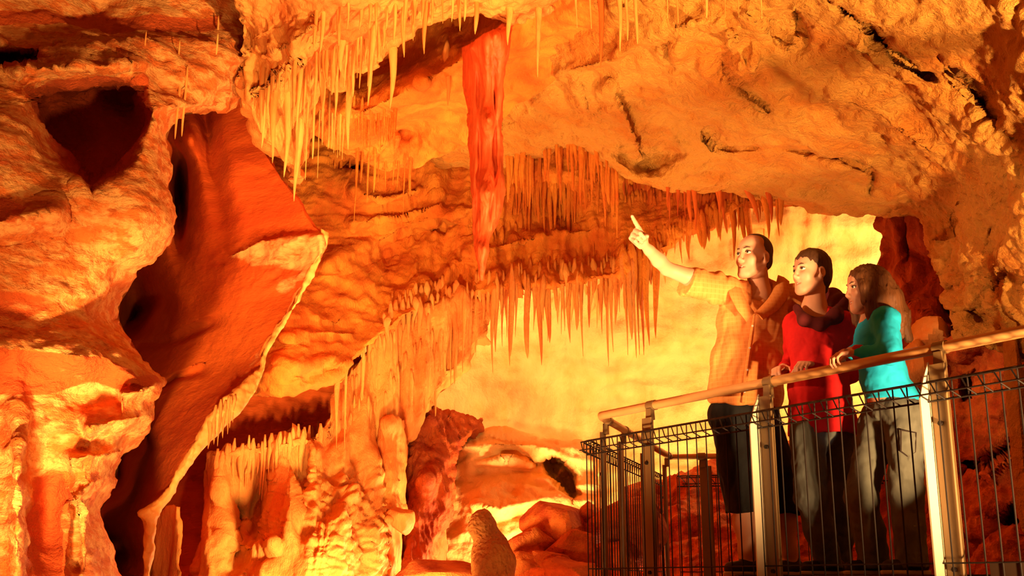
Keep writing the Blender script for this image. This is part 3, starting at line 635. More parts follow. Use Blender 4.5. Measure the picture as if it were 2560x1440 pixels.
# shadowed buttress and pale wall to the right of the group
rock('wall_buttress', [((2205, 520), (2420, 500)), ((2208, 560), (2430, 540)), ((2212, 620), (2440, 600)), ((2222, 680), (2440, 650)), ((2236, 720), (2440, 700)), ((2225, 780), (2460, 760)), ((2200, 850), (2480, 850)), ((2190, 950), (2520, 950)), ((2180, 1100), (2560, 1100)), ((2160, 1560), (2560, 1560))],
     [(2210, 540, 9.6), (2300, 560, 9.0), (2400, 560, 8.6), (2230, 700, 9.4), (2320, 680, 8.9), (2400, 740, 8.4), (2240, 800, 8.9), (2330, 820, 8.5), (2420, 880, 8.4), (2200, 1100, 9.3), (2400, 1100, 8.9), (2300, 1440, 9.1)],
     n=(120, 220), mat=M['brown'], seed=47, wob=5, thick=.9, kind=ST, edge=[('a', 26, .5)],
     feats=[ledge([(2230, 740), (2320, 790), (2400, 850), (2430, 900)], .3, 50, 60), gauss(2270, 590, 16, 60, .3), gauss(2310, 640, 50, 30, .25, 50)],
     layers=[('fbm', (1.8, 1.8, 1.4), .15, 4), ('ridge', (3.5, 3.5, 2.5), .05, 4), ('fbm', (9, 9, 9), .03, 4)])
rock('wall_right', [((2330, 600), (2900, 560)), ((2345, 660), (2900, 640)), ((2370, 700), (2900, 700)), ((2410, 688), (2900, 760)), ((2392, 730), (2900, 800)), ((2380, 770), (2900, 830)), ((2385, 800), (2900, 880)), ((2410, 830), (2900, 960)), ((2470, 850), (2900, 1040))],
     [(2340, 600, 7.9), (2400, 700, 7.7), (2400, 800, 7.6), (2480, 620, 7.0), (2480, 760, 7.1), (2480, 840, 7.3), (2560, 620, 6.5), (2560, 760, 6.6), (2560, 850, 6.8), (2900, 600, 5.3), (2900, 1000, 5.4)],
     n=(130, 150), mat=M['ceiling'], seed=51, wob=6, thick=.5, kind=ST, edge=[('a', 22, .3), ('e', 30, .3)],
     feats=[crack([(2410, 690), (2470, 720), (2560, 660)], 8, .14), crack([(2400, 790), (2450, 760), (2520, 700)], 7, .12), gauss(2460, 790, 40, 30, .3)],
     layers=[('fbm', (1.8, 1.8, 1.8), .10, 4), ('ridge', (5, 5, 5), .07, 4), ('fbm', (12, 12, 12), .03, 3)])
rock('wall_alcove', [((2330, 860), (2330, 1640)), ((2420, 840), (2420, 1640)), ((2500, 830), (2500, 1640)), ((2600, 820), (2600, 1640)), ((2900, 800), (2900, 1640))],
     [(2330, 880, 8.4), (2330, 1600, 8.4), (2450, 900, 7.8), (2450, 1100, 8.0), (2450, 1300, 7.6), (2450, 1440, 7.2), (2560, 900, 7.3), (2560, 1100, 7.8), (2560, 1400, 7.0), (2900, 900, 6.2), (2900, 1500, 6.0)],
     n=(150, 190), mat=M['rubble'], seed=54, wob=0, thick=.5, kind=ST,
     feats=[pit([(2455, 1130), (2530, 1080), (2560, 1085), (2540, 1130), (2480, 1175), (2455, 1170)], .6, 16), pit([(2390, 1150), (2455, 1140), (2460, 1200), (2400, 1205)], .35, 14), ledge([(2460, 1190), (2540, 1130)], .25, 10, 60), pit([(2400, 1300), (2480, 1290), (2560, 1230), (2580, 1350), (2480, 1330)], .5, 18), ledge([(2380, 1330), (2480, 1322)], .2, 8, 30), pit([(2395, 930), (2440, 925), (2440, 1000), (2400, 1010)], .3, 14), gauss(2400, 870, 60, 26, -.3, -20)],
     layers=[('fbm', (2.0, 2.0, 2.0), .14, 4), ('ridge', (4, 4, 5), .07, 4), ('fbm', (10, 10, 10), .03, 4)])

# broken rock bank behind the platform, seen between the legs
rock('wall_bank', [((1490, 1300), (1490, 1640)), ((1560, 1255), (1560, 1640)), ((1640, 1215), (1640, 1640)), ((1720, 1190), (1720, 1640)), ((1820, 1150), (1820, 1640)), ((1920, 1120), (1920, 1640)), ((2050, 1070), (2050, 1640)), ((2200, 1040), (2200, 1640)), ((2400, 1050), (2400, 1640))],
     [(1560, 1250, 10.6), (1560, 1600, 9.6), (1800, 1150, 10.9), (1800, 1440, 9.7), (2050, 1080, 10.6), (2050, 1440, 9.6), (2400, 1080, 9.7), (2400, 1500, 9.0)],
     n=(170, 130), mat=M['rubble'], seed=58, wob=9, thick=.5, kind=ST, edge=[('a', 30, .5)],
     layers=[('fbm', (2.0, 2.0, 2.0), .16, 4), ('ridge', (3.2, 3.2, 3.6), .12, 4), ('fbm', (9, 9, 9), .05, 4, .6)])

# lower cave floor
me = MB(); g = 40
xs, ys = np.linspace(-9, 9, g), np.linspace(-3, 16, g)
gx, gy = np.meshgrid(xs, ys); pz = .25 * fbm(np.stack([gx.ravel() * .5, gy.ravel() * .5, gx.ravel() * 0], -1), 4, 77)
ii = np.arange(g * g).reshape(g, g)
link('floor', mesh_np('floor', np.stack([gx.ravel(), gy.ravel(), pz - .2], -1), np.stack([ii[:-1, :-1], ii[:-1, 1:], ii[1:, 1:], ii[1:, :-1]], -1).reshape(-1, 4)), M['rubble'], kind=ST)
# ------------------------------------------------------------------ hanging and standing dripstone, boulders
rnd = random.Random(4)
from mathutils.bvhtree import BVHTree
bpy.context.view_layer.update()
bv, bf = [], []
for o in list(COL.objects):
    if o.type == 'MESH':
        k0 = len(bv); mw = o.matrix_world
        bv += [mw @ v.co for v in o.data.vertices]; bf += [[k0 + i for i in p.vertices] for p in o.data.polygons]
CAVE = BVHTree.FromPolygons(bv, bf)


def surf(px, py, lo=0.0, hi=99.0, other=None):
    """distance of the rock face seen at a photo pixel"""
    a = Vector(EYE); dr = (V(px, py, 5.0) - a).normalized()
    p = a + dr * (lo * .95)
    hit = CAVE.ray_cast(p, dr)
    return hit[0].y if hit[0] is not None and hit[0].y < hi else other



STAL = []


def stalactite(px, y0, y1, w, d, mat, label, group, kind='carrot', lean=0.0, name='stalactite', snap=True):
    """one stalactite: root pixel (px,y0), tip height y1, half width w in px at the root, distance d"""
    top, tip = P(px, y0, d), P(px, y1, d)
    Lz = float(top[2] - tip[2]) + .10; w = w * pxm(d)
    n = 10 if w > .02 else 7; m = 16 if Lz > .25 else 11
    t = np.linspace(0, 1, m); sd = rnd.random() * 60
    q = surf(px, y0, d - 2.2, d + 2.2)
    if q is not None and snap: d = q + w * .2; top, tip = P(px, y0, d), P(px, y1, d); Lz = float(top[2] - tip[2]) + .10
    if kind == 'carrot': r = w * (.25 * np.exp(-t * 14) + (1 - t) ** .75)
    elif kind == 'straw': r = w * (.5 * np.exp(-t * 18) + .9 - .35 * t) * np.sqrt(np.maximum(1 - t ** 6, .01))
    else: r = w * (.35 * np.exp(-t * 9) + (1 - t) ** 1.25)
    r = r * (.22 + .78 * smooth01(t / .22))
    r = r * (1 + .22 * fbm(np.stack([t * Lz * 14, np.full(m, sd), t * 0], -1), 2, 3)) + .0025
    th = np.arange(n) * 2 * math.pi / n
    cx = lean * t * Lz + .25 * w * np.sin(t * 5 + sd)
    ring = 1 + .18 * fbm(np.stack([np.tile(np.cos(th) * 1.3, m), np.tile(np.sin(th) * 1.3, m), np.repeat(t * 1.5, n) + sd], -1), 2, 9).reshape(m, n)
    v = np.stack([cx[:, None] + r[:, None] * ring * np.cos(th), .8 * r[:, None] * ring * np.sin(th), np.repeat((.10 - t * Lz)[:, None], n, 1)], -1).reshape(-1, 3)
    q = [[i * n + j, (i + 1) * n + j, (i + 1) * n + (j + 1) % n, i * n + (j + 1) % n] for i in range(m - 1) for j in range(n)]
    v = np.concatenate([v, [[cx[-1], 0, .10 - Lz - .012], [0, 0, .10]]]); e = (m - 1) * n
    tr = [[e + j, m * n, e + (j + 1) % n] for j in range(n)] + [[j, (j + 1) % n, m * n + 1] for j in range(n)]
    o = link(name, mesh_np(name, v, q, tr), mat, label=label, cat='stalactite', group=group)
    o.location = Vector(top)
    STAL.append((1e9 if group is None else (y1 - y0) * w / pxm(d), o))
    return o


def fringe(line, cnt, Lr, wr, mat, label, group, kinds=('carrot', 'thin', 'straw'), dj=.25, jy=16):
    """individual stalactites along a line of (px, py, d)"""
    ln = np.array(line, float); s = np.linspace(0, len(ln) - 1, cnt)
    for k, u in enumerate(s):
        u = min(max(u + rnd.uniform(-.4, .4) * (len(ln) - 1) / cnt, 0), len(ln) - 1)
        x, y, d = [np.interp(u, range(len(ln)), ln[:, i]) for i in range(3)]
        L = Lr[0] + (Lr[1] - Lr[0]) * rnd.random() ** 2.2; w = wr[0] + (wr[1] - wr[0]) * rnd.random()
        stalactite(x, y + rnd.uniform(-jy, jy), y + L, w, d + rnd.uniform(-dj, dj), mat, label, group, rnd.choice(kinds))


# big free-hanging ones, each told apart
BIG = [(876, 195, 372, 13, 6.85, 'long cream stalactite hanging lowest beneath the pale dripstone mass'),
       (748, 300, 500, 13, 7.25, 'thick cream stalactite at the lowest tip of the dripstone mass, beside the red slab'),
       (722, 240, 440, 14, 7.15, 'broad cream stalactite just beside the lowest tip of the dripstone mass'),
       (688, 230, 405, 12, 7.1, 'cream stalactite on the outer edge of the dripstone mass above the red slab'),
       (660, 250, 368, 10, 7.1, 'short cream stalactite at the outer corner of the dripstone mass'),
       (982, 120, 268, 14, 6.8, 'lumpy forked cream stalactite hanging in front of the dark ledge underside'),
       (925, 130, 262, 10, 6.85, 'slim cream stalactite between the long one and the lumpy forked one'),
       (1120, 130, 264, 14, 7.2, 'stubby pale stalactite with a split tip beside the big red curtain'),
       (1012, 20, 140, 11, 6.5, 'pale pointed stalactite at the top of the picture, first of the bright trio'),
       (1036, 5, 98, 9, 6.5, 'shortest of the bright trio of stalactites at the top of the picture'),
       (1064, 10, 132, 10, 6.5, 'last of the bright trio of stalactites at the top, nearest the red curtain'),
       (808, 190, 300, 11, 7.0, 'cream stalactite on the inner flank of the dripstone mass'),
       (842, 170, 290, 8, 7.0, 'thin cream stalactite hanging next to the longest one'),
       (1272, 20, 110, 12, 6.7, 'knobbly stalactite at the top directly above the red curtain'),
       (1345, 20, 190, 9, 6.9, 'long thin stalactite near the top against the scalloped ceiling'),
       (1548, -10, 125, 9, 5.8, 'pale stalactite hanging from the scalloped ceiling near its top edge'),
       (1500, -20, 170, 12, 5.9, 'broad reddish drip streak hanging on the scalloped ceiling'),
       (1865, 478, 556, 13, 8.9, 'dark leaning stalactite against the glowing wall above the man in the orange shirt'),
       (1924, 486, 556, 10, 8.9, 'dark straight stalactite against the glowing wall above the boy')]
for x, a, b, w, d, lb in BIG:
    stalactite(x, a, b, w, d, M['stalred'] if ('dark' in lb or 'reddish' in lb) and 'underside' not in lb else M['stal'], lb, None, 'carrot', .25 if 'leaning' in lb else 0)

fringe([(640, 205, 6.85), (700, 160, 6.75), (760, 175, 6.9), (830, 120, 6.75), (900, 110, 6.75), (960, 60, 6.55)], 34, (60, 150), (5, 11), M['stal'], 'cream stalactite in the crowded drapery on the upper dripstone mass', 'stalactites on the dripstone mass')
fringe([(790, 20, 6.4), (900, 20, 6.4), (1000, 0, 6.3), (1100, 0, 6.4), (1190, 0, 6.5)], 18, (50, 120), (4, 9), M['stal'], 'small pale stalactite along the top edge of the picture', 'stalactites along the top')
fringe([(448, 215, 6.35), (467, 210, 6.35)], 2, (125, 135), (3.2, 4), M['stal'], 'thin pale soda straw hanging over the dark gap by the near wall', 'soda straws over the dark gap', ('straw',), .02)
fringe([(362, 130, 5.75), (540, 165, 6.5), (545, 60, 6.5)], 4, (70, 100), (2, 3), M['stal'], 'hair thin soda straw on the near wall overhang', 'soda straws on the near wall', ('straw',), .02)
fringe([(770, 270, 8.2), (830, 270, 8.4), (860, 300, 8.7)], 10, (90, 200), (2, 4), M['stal'], 'thin straw in the shade behind the dripstone mass', 'straws behind the dripstone mass', ('straw', 'thin'))
fringe([(885, 282, 8.35), (940, 288, 8.4), (990, 284, 8.4)], 22, (50, 110), (3, 5), M['mid'], 'thin ochre stalactite in the small curtain under the rock ledge', 'ledge curtain stalactites', ('straw', 'thin'), .06)
fringe([(820, 400, 9.6), (930, 380, 9.8), (1030, 400, 10.2)], 14, (70, 190), (2.5, 5), M['mid'], 'slender ochre straw hanging in the shaded recess', 'straws in the shaded recess', ('straw', 'thin'))
fringe([(1270, 400, 10.1), (1340, 392, 10.0), (1410, 372, 9.9), (1480, 384, 10.0), (1540, 430, 10.0)], 38, (60, 170), (4, 9), M['mid'], 'ochre stalactite hanging under the edge of the scalloped ceiling', 'stalactites under the ceiling edge')
fringe([(1280, 470, 10.9), (1400, 470, 11.0), (1520, 490, 11.0), (1640, 500, 10.9)], 40, (60, 170), (4, 8), M['mid'], 'rust stalactite in the second rank below the ceiling edge', 'second rank of stalactites')
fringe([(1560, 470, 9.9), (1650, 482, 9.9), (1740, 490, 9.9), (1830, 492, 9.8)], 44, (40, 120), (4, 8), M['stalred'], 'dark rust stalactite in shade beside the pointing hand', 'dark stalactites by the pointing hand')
fringe([(960, 800, 10.2), (1040, 765, 10.4), (1130, 735, 10.7), (1240, 715, 10.9), (1330, 700, 11.0), (1420, 705, 11.0), (1500, 690, 11.0), (1580, 670, 11.0), (1660, 630, 11.0)], 96, (30, 230), (3.5, 12), M['drape'], 'pink tinted stalactite in the long fringe against the bright chamber', 'long fringe before the bright chamber', ('carrot', 'thin', 'thin', 'straw'), .25, 34)
fringe([(845, 985, 9.9), (900, 915, 10.0), (960, 860, 10.2), (1030, 830, 10.4), (1110, 800, 10.7)], 30, (60, 190), (3, 8), M['drape'], 'slender pink tinted drip running down the upper face of the flowstone cascade', 'drips on the upper cascade', ('carrot', 'thin', 'straw'), .1, 40)
fringe([(850, 1080, 9.7), (920, 1010, 9.9), (990, 960, 10.2), (1060, 905, 10.5), (1140, 840, 10.8)], 26, (60, 160), (3, 8), M['drape'], 'slender pale drip running down the lower edge of the flowstone cascade', 'drips on the lower cascade', ('carrot', 'thin', 'straw'), .1, 40)
fringe([(1640, 600, 11.0), (1720, 560, 11.0), (1790, 535, 10.8), (1860, 515, 10.6), (1950, 510, 10.5)], 34, (30, 130), (4, 11), M['mid'], 'rust stalactite silhouetted on the glowing wall above the people', 'fringe above the people')
fringe([(1560, 640, 11.0), (1640, 620, 11.0)], 5, (120, 260), (8, 16), M['mid'], 'thick ochre stalactite reaching down beside the raised arm', 'thick stalactites by the raised arm', ('carrot',))
fringe([(540, 1150, 8.9), (640, 1130, 8.95), (720, 1115, 9.0), (800, 1085, 9.1)], 26, (60, 150), (4, 9), M['drape'], 'pale dripping stalactite on the brow of the flowstone cascade', 'stalactites on the cascade brow')
fringe([(520, 1080, 7.45), (560, 1035, 7.5), (585, 1010, 7.55)], 7, (40, 90), (4, 8), M['drape'], 'small drip hanging beneath the bright rim of the red slab', 'drips under the slab rim', ('carrot', 'thin'), .05)
fringe([(1440, -20, 6.3), (1600, -30, 5.9), (1760, -30, 5.6), (1900, -30, 5.5)], 10, (70, 150), (3, 7), M['stal'], 'small straw dripping from the top of the scalloped ceiling', 'straws on the scalloped ceiling', ('straw', 'thin'), .05)
fringe([(1180, 640, 10.6), (1230, 600, 10.8), (1300, 560, 10.9)], 10, (90, 170), (5, 10), M['mid'], 'ochre stalactite hanging behind the tip of the red curtain', 'stalactites behind the red curtain tip')

# the 300 that show largest stay single; the finest hairs become one body of fringe
STAL.sort(key=lambda p: -p[0])
vv, qq, tt, mq, mt, n0, mats = [], [], [], [], [], 0, []
for _, o in STAL[298:]:
    me = o.data; m_ = me.materials[0]
    if m_ not in mats: mats.append(m_)
    k0 = mats.index(m_)
    vv += [tuple(v.co + o.location) for v in me.vertices]
    for p in me.polygons:
        f = [n0 + i for i in p.vertices]
        if len(f) == 4: qq.append(f); mq.append(k0)
        else: tt.append(f); mt.append(k0)
    n0 = len(vv); bpy.data.objects.remove(o)
me = mesh_np('fine_dripstone_fringe', vv, qq, tt)
for m_ in mats: me.materials.append(m_)
me.polygons.foreach_set('material_index', mq + mt)
o = bpy.data.objects.new('fine_dripstone_fringe', me); COL.objects.link(o)
tag(o, 'fine hair thin dripstone fringe scattered between the larger stalactites', 'dripstone', None, 'stuff')

# the big red curtain
o = rock('stalactite_curtain', [((1158, 120), (1290, 40)), ((1160, 160), (1272, 90)), ((1165, 250), (1258, 200)), ((1170, 330), (1255, 330)), ((1174, 430), (1257, 430)), ((1178, 500), (1263, 478)), ((1182, 560), (1250, 540)), ((1188, 620), (1228, 592)), ((1196, 660), (1212, 655)), ((1201, 700), (1206, 698))],
     [(1160, 120, 7.35), (1180, 120, 7.0), (1240, 90, 6.75), (1285, 60, 7.2), (1165, 300, 7.3), (1205, 300, 6.95), (1222, 300, 6.8), (1256, 300, 7.15), (1176, 480, 7.15), (1205, 480, 6.9), (1225, 480, 6.85), (1262, 480, 7.1), (1190, 620, 7.0), (1210, 620, 6.9), (1226, 600, 7.0), (1203, 700, 6.95)],
     n=(70, 200), mat=M['curtain'], seed=61, wob=4, thick=.16, edge=[('a', 14, .12), ('b', 16, .12)], label='huge red banded dripstone curtain tapering to a point in mid air', cat='stalactite',
     feats=[crack([(1196, 150), (1200, 400), (1190, 560)], 6, .06), crack([(1236, 200), (1240, 420), (1222, 560)], 5, .05), gauss(1218, 150, 9, 120, -.06), gauss(1246, 320, 8, 120, -.04)],
     layers=[('fbm', (2, 2, .6), .03, 2), ('flute', (9, 6, .3), .022, 3), ('fbm', (16, 16, 8), .006, 3)])

# pitted stalagmite at bottom centre
s = SDF(.012, .05)
a = V(1232, 1500, 8.0); b = V(1205, 1275, 8.0)
hgt = b.z - a.z
s.chain([(a.x + .03, 8.0, -.15), (a.x + .02, 8.0, a.z - .3), (a.x + .0, 8.0, a.z + hgt * .45), (b.x + .02, 8.02, b.z - .13)], [.24, .17, .135, .085])
s.ell((b.x, 8.0, b.z - .06), (.07, .07, .065)); s.ell((b.x - .03, 7.97, b.z - .12), (.06, .06, .07))
s.field(lambda X, A: .018 * fbm(X * 9, 3, 5) + .010 * fbm(X * 26, 2, 6, .5, 'billow'))
link('stalagmite', s.mesh('stalagmite'), M['pit'], label='pitted tan stalagmite rising at the bottom in front of the lit chamber', cat='stalagmite', origin=(a.x, 8.0, -.2))


def boulder(px, py, d, rad, seed, label, mat, group=None, flat=7):
    """angular block: a ball cut by random planes and roughened"""
    r_ = random.Random(seed); c = np.array(V(px, py, d))
    nu, nv = 40, 26
    th, ph = np.meshgrid(np.linspace(0, 2 * math.pi, nu, endpoint=False), np.linspace(0.02, math.pi - .02, nv))
    U = np.stack([np.sin(ph) * np.cos(th), np.sin(ph) * np.sin(th), np.cos(ph)], -1).reshape(-1, 3)
    R = np.ones(len(U)) * 1.15
    for _ in range(flat * 2):
        nrm = np.array([r_.gauss(0, 1) for _ in range(3)]); nrm /= np.linalg.norm(nrm); off = r_.uniform(.6, .95)
        k = U @ nrm; R = np.where(k > .05, np.minimum(R, off / np.maximum(k, .05)), R)
    R = R * (1 + .06 * fbm(U * 2.5 + seed, 4, 8))
    v = U * R[:, None] * np.array(rad); ii = np.arange(nu * nv).reshape(nv, nu)
    q = np.stack([ii[:-1], ii[1:], np.roll(ii[1:], -1, 1), np.roll(ii[:-1], -1, 1)], -1).reshape(-1, 4)
    o = link('boulder', mesh_np('boulder', v, q, [list(p) for p in zip(np.roll(ii[0], -1), [nu * nv - 1] * 0)] if 0 else None), mat, label=label, cat='rock', group=group)
    o.data.set_sharp_from_angle(angle=math.radians(32))
    o.location = Vector(c); o.rotation_euler = (r_.uniform(-.3, .3), r_.uniform(-.3, .3), r_.uniform(0, 6)); return o


for px, py, d, rad, sd, lb in [
        (1395, 1318, 9.3, (.36, .30, .19), 3, 'largest red boulder on top of the heap beside the railing'),
        (1330, 1370, 9.1, (.24, .24, .2), 5, 'red boulder at the heap edge next to the stalagmite'),
        (1435, 1385, 8.9, (.24, .22, .17), 7, 'red boulder low in the heap next to the railing mesh'),
        (1375, 1410, 8.7, (.2, .2, .14), 9, 'rounded red boulder in the middle of the heap at the bottom edge'),
        (1468, 1318, 9.4, (.2, .2, .2), 11, 'upright red boulder of the heap partly behind the railing corner'),
        (1300, 1425, 8.7, (.2, .2, .12), 13, 'low red boulder at the bottom edge beside the stalagmite foot'),
        (1440, 1440, 8.5, (.3, .25, .12), 15, 'flat red boulder at the bottom edge under the heap'),
        (1100, 1455, 8.9, (.42, .3, .15), 17, 'dark red mound at the bottom edge between pillar and stalagmite'),
(1560, 1330, 9.3, (.3, .3, .3), 21, 'red boulder behind the mesh at the railing corner'),
        (1530, 1420, 9.0, (.34, .3, .2), 23, 'low red boulder behind the mesh at the railing corner')]:
    boulder(px, py, d, rad, sd, lb, M['rubble'] if 'pale' not in lb else M['bright'])
# lumps of flowstone on the cascade foot and the pillars
boulder(1000, 1300, 9.6, (.11, .1, .12), 31, 'pale knob bulging from the fluted column', M['drape'], flat=3)
boulder(2548, 1050, 6.9, (.07, .09, .62), 35, 'tall orange lit rock rib at the picture edge behind the mesh', M['ceiling'], flat=5).rotation_euler = (0, .03, 0)
boulder(2330, 850, 8.2, (.26, .2, .12), 37, 'sunlit looking yellow rock bulging beside the bright post top', M['bright'])
boulder(2290, 905, 8.2, (.16, .2, .16), 39, 'yellow rock between the girl and the bright post', M['bright'])
# ------------------------------------------------------------------ viewing platform, railing, wire mesh
M['rail'] = flat_mat('weathered timber rail', (.62, .30, .10), .45, 0, .18, 9, .2, (1, 1, 1), .4)
M['post'] = flat_mat('galvanised tan steel', (.21, .115, .042), .42, .0, .15, 14, .1, (2, 2, .5), .5)
M['fin'] = flat_mat('lit face steel plate', (.66, .52, .34), .45, .0, .12, 12, .1, (2, 2, .5), .5)  # lighter than the posts: light on their side face put into the colour
M['wire'] = flat_mat('dark welded wire', (.016, .008, .005), .6, .2, .2, 30)
M['deck'] = flat_mat('dark platform steel', (.06, .03, .015), .6, .2, .3, 10)
ZR = FLOOR + .95                            # handrail axis
ZM = FLOOR + .80                            # top of the rolled mesh
A0 = np.array([.537, 6.94]); A1 = np.array([1.849, 4.85])
DIR = (A1 - A0) / np.linalg.norm(A1 - A0); NRM = np.array([-DIR[1], DIR[0]]) * -1   # towards the viewpoint side
if NRM @ (-A0) < 0: NRM = -NRM
LEN = 4.0
SIDE = np.array([.30, .954]); SIDE /= np.linalg.norm(SIDE); SLEN = 2.5
SNRM = np.array([-SIDE[1], SIDE[0]])
FARD = np.array([.98, -.2]); FARD /= np.linalg.norm(FARD)
B0 = A0 + SIDE * SLEN


def pt(a, d, s, z, n=None, off=0.0):
    p = a + d * s + (0 if n is None else n * off)
    return np.array([p[0], p[1], z])


# deck
e = MB(); inn = .02
c = [pt(A0, DIR, -.10, 0), pt(A0, DIR, LEN, 0), pt(A0, DIR, LEN, 0) + [2.6, 2.2, 0], pt(B0, FARD, 3.2, 0), pt(B0, FARD, -.05, 0)]
n_ = len(c); zb, zt = FLOOR - .16, FLOOR
vs_ = [p + [0, 0, zb] for p in c] + [p + [0, 0, zt] for p in c]
e.add(np.array(vs_) , [[i, (i + 1) % n_, n_ + (i + 1) % n_, n_ + i] for i in range(n_)], [[n_, n_ + 1, n_ + 2], [n_, n_ + 2, n_ + 3], [n_, n_ + 3, n_ + 4], [2, 1, 0], [3, 2, 0], [4, 3, 0]])
deck = empty('viewing_platform', pt(A0, DIR, 1.5, FLOOR - .16), 'dark steel viewing platform that the three people stand on', 'platform')
e.build('deck', M['deck'], deck, smooth=False)
k = MB(); p0 = pt(A0, DIR, 2.62, 0, NRM, .02)
k.obox(pt(A0, DIR, 3.35, 0, NRM, .05)[:2], DIR, NRM, 1.4, .02, FLOOR - .16, FLOOR + .045)
k.build('kick_plate', M['deck'], deck, smooth=False)
for s_ in (.4, 2.4):
    q = A0 + DIR * s_ - NRM * .5
    MB().obox(q, DIR, NRM, .12, .12, -.3, FLOOR - .15).build('leg', M['deck'], deck, smooth=False)

rail = empty('railing', pt(A0, DIR, 1.2, FLOOR), 'tan railing with a round handrail and rolled dark wire mesh around the platform', 'railing')
h = MB()
SQp = [pt(A0, DIR, LEN, ZR), *[pt(A0, DIR, s, ZR) for s in np.linspace(LEN - .3, .06, 14)], pt(A0, DIR, .015, ZR, SNRM, 0), pt(A0, SIDE, .05, ZR), *[pt(A0, SIDE, s, ZR) for s in np.linspace(.3, SLEN, 7)]]
h.tube(SQp, .0245, 14).build('handrail', M['rail'], rail)
h = MB().tube([pt(B0, FARD, s, ZR) for s in np.linspace(0, 1.6, 5)], .022, 10)
h.build('handrail', M['rail'], rail)


def post(a, d, n, s, big=True, fin=True):
    p = a + d * s + n * .035
    m = MB().obox(p, d, n, .085, .022, FLOOR - .12, ZR - .075, 1.0, .004)
    o = m.build('post', M['post'], rail, smooth=False)
    MB().obox(p - n * .008, d, n, .030, .014, ZR - .09, ZR - .018).build('rail_bracket', M['post'], o, smooth=False) if 0 else None
    b = MB().obox(p - n * .02, d, n, .05, .03, ZR - .085, ZR - .02, .8)
    b.tube([pt(a, d, s - .03, ZR), pt(a, d, s + .03, ZR)], .030, 12)
    b.build('rail_bracket', M['post'], o)
    if fin:
        f = MB(); q = a + d * (s - .043) + n * .035; w = .075; tk = .008
        prof = [(0, FLOOR - .12), (w, FLOOR - .12), (w, ZR - .22), (w * .55, ZR - .13), (0.004, ZR - .06), (0, ZR - .06)]
        L_ = [np.array([*(q + n * u), z]) for u, z in prof]; R_ = [np.array([*(q + n * u - d * tk), z]) for u, z in prof]
        nn = len(prof)
        f.add(L_ + R_, [[i, (i + 1) % nn, nn + (i + 1) % nn, nn + i] for i in range(nn)] + [[0, 1, 2, 5], [2, 3, 4, 5], [nn + 5, nn + 2, nn + 1, nn], [nn + 5, nn + 4, nn + 3, nn + 2]])
        f.build('fin_plate', M['fin'], o, smooth=False)
    for z in (FLOOR + .02, FLOOR + .62):
        bl = MB()
        bl.tube([np.array([*(p + n * .010), z]), np.array([*(p + n * .022), z])], .011, 6)
        bl.build('bolt', M['wire'], o)
    return o


for s_ in (.50, 1.445, 2.475, 3.5): post(A0, DIR, NRM, s_, fin=s_ > 1)
for s_ in (.22, .75, 1.5, 2.4): post(A0, SIDE, SNRM, s_, fin=False)
post(B0, FARD, -NRM, .25, fin=False); post(B0, FARD, -NRM, 1.3, fin=False)

NR = 7


def panel(a, d, n, s0, s1, step, top, r=.0036, nm='mesh_panel', thick=1.0):
    """rolled-top welded mesh: every upright wire folds into a triangle; long wires tie them"""
    m = MB(); dep = .07; hh = .085
    ss = np.arange(s0, s1 + 1e-6, step)
    for s in ss:
        f0 = .062
        m.tube([pt(a, d, s, FLOOR - .06, n, f0), pt(a, d, s, top - hh, n, f0), pt(a, d, s, top - .012, n, f0), pt(a, d, s, top, n, f0 + .002), pt(a, d, s, top - .010, n, f0 + dep * .6), pt(a, d, s + step * .45, top - hh * .75, n, f0 + dep * .75), pt(a, d, s + step * .5, top - hh, n, f0)], r, 5)
    for z, f, rr in ((FLOOR + .045, .062, r), (FLOOR - .03, .062, r), (top, .062, r * 1.35), (top - hh, .062, r * 1.35), (top - .012, .062 + dep * .6, r * 1.2), (top - hh * .72, .062 + dep * .74, r * 1.1)):
        m.tube([pt(a, d, s, z, n, f) for s in np.linspace(s0, s1, 5)], rr, 5)
    return m.build(nm, M['wire'], rail)


panel(A0, DIR, NRM, -.06, LEN - .1, .077, ZM)
panel(A0, SIDE, SNRM, .0, 1.2, .077, ZM)
panel(A0, SIDE, SNRM, 1.24, SLEN, .077, ZM)
panel(B0, FARD, -NRM, 0, 1.6, .077, ZM)
# ------------------------------------------------------------------ the three visitors
def skin_mat(name, col, blush):
    m, nt, bs, N = new_mat(name); L = nt.links.new
    tc = N('ShaderNodeTexCoord'); n = N('ShaderNodeTexNoise', i_Scale=9.0, i_Detail=3.0); L(tc.outputs['Object'], n.inputs['Vector'])
    mx = N('ShaderNodeMix', data_type='RGBA'); mx.inputs['A'].default_value = (*col, 1); mx.inputs['B'].default_value = (*blush, 1); L(n.outputs['Fac'], mx.inputs['Factor'])
    L(mx.outputs['Result'], bs.inputs['Base Color']); bs.inputs['Roughness'].default_value = .5; bs.inputs['Specular IOR Level'].default_value = .35
    return m


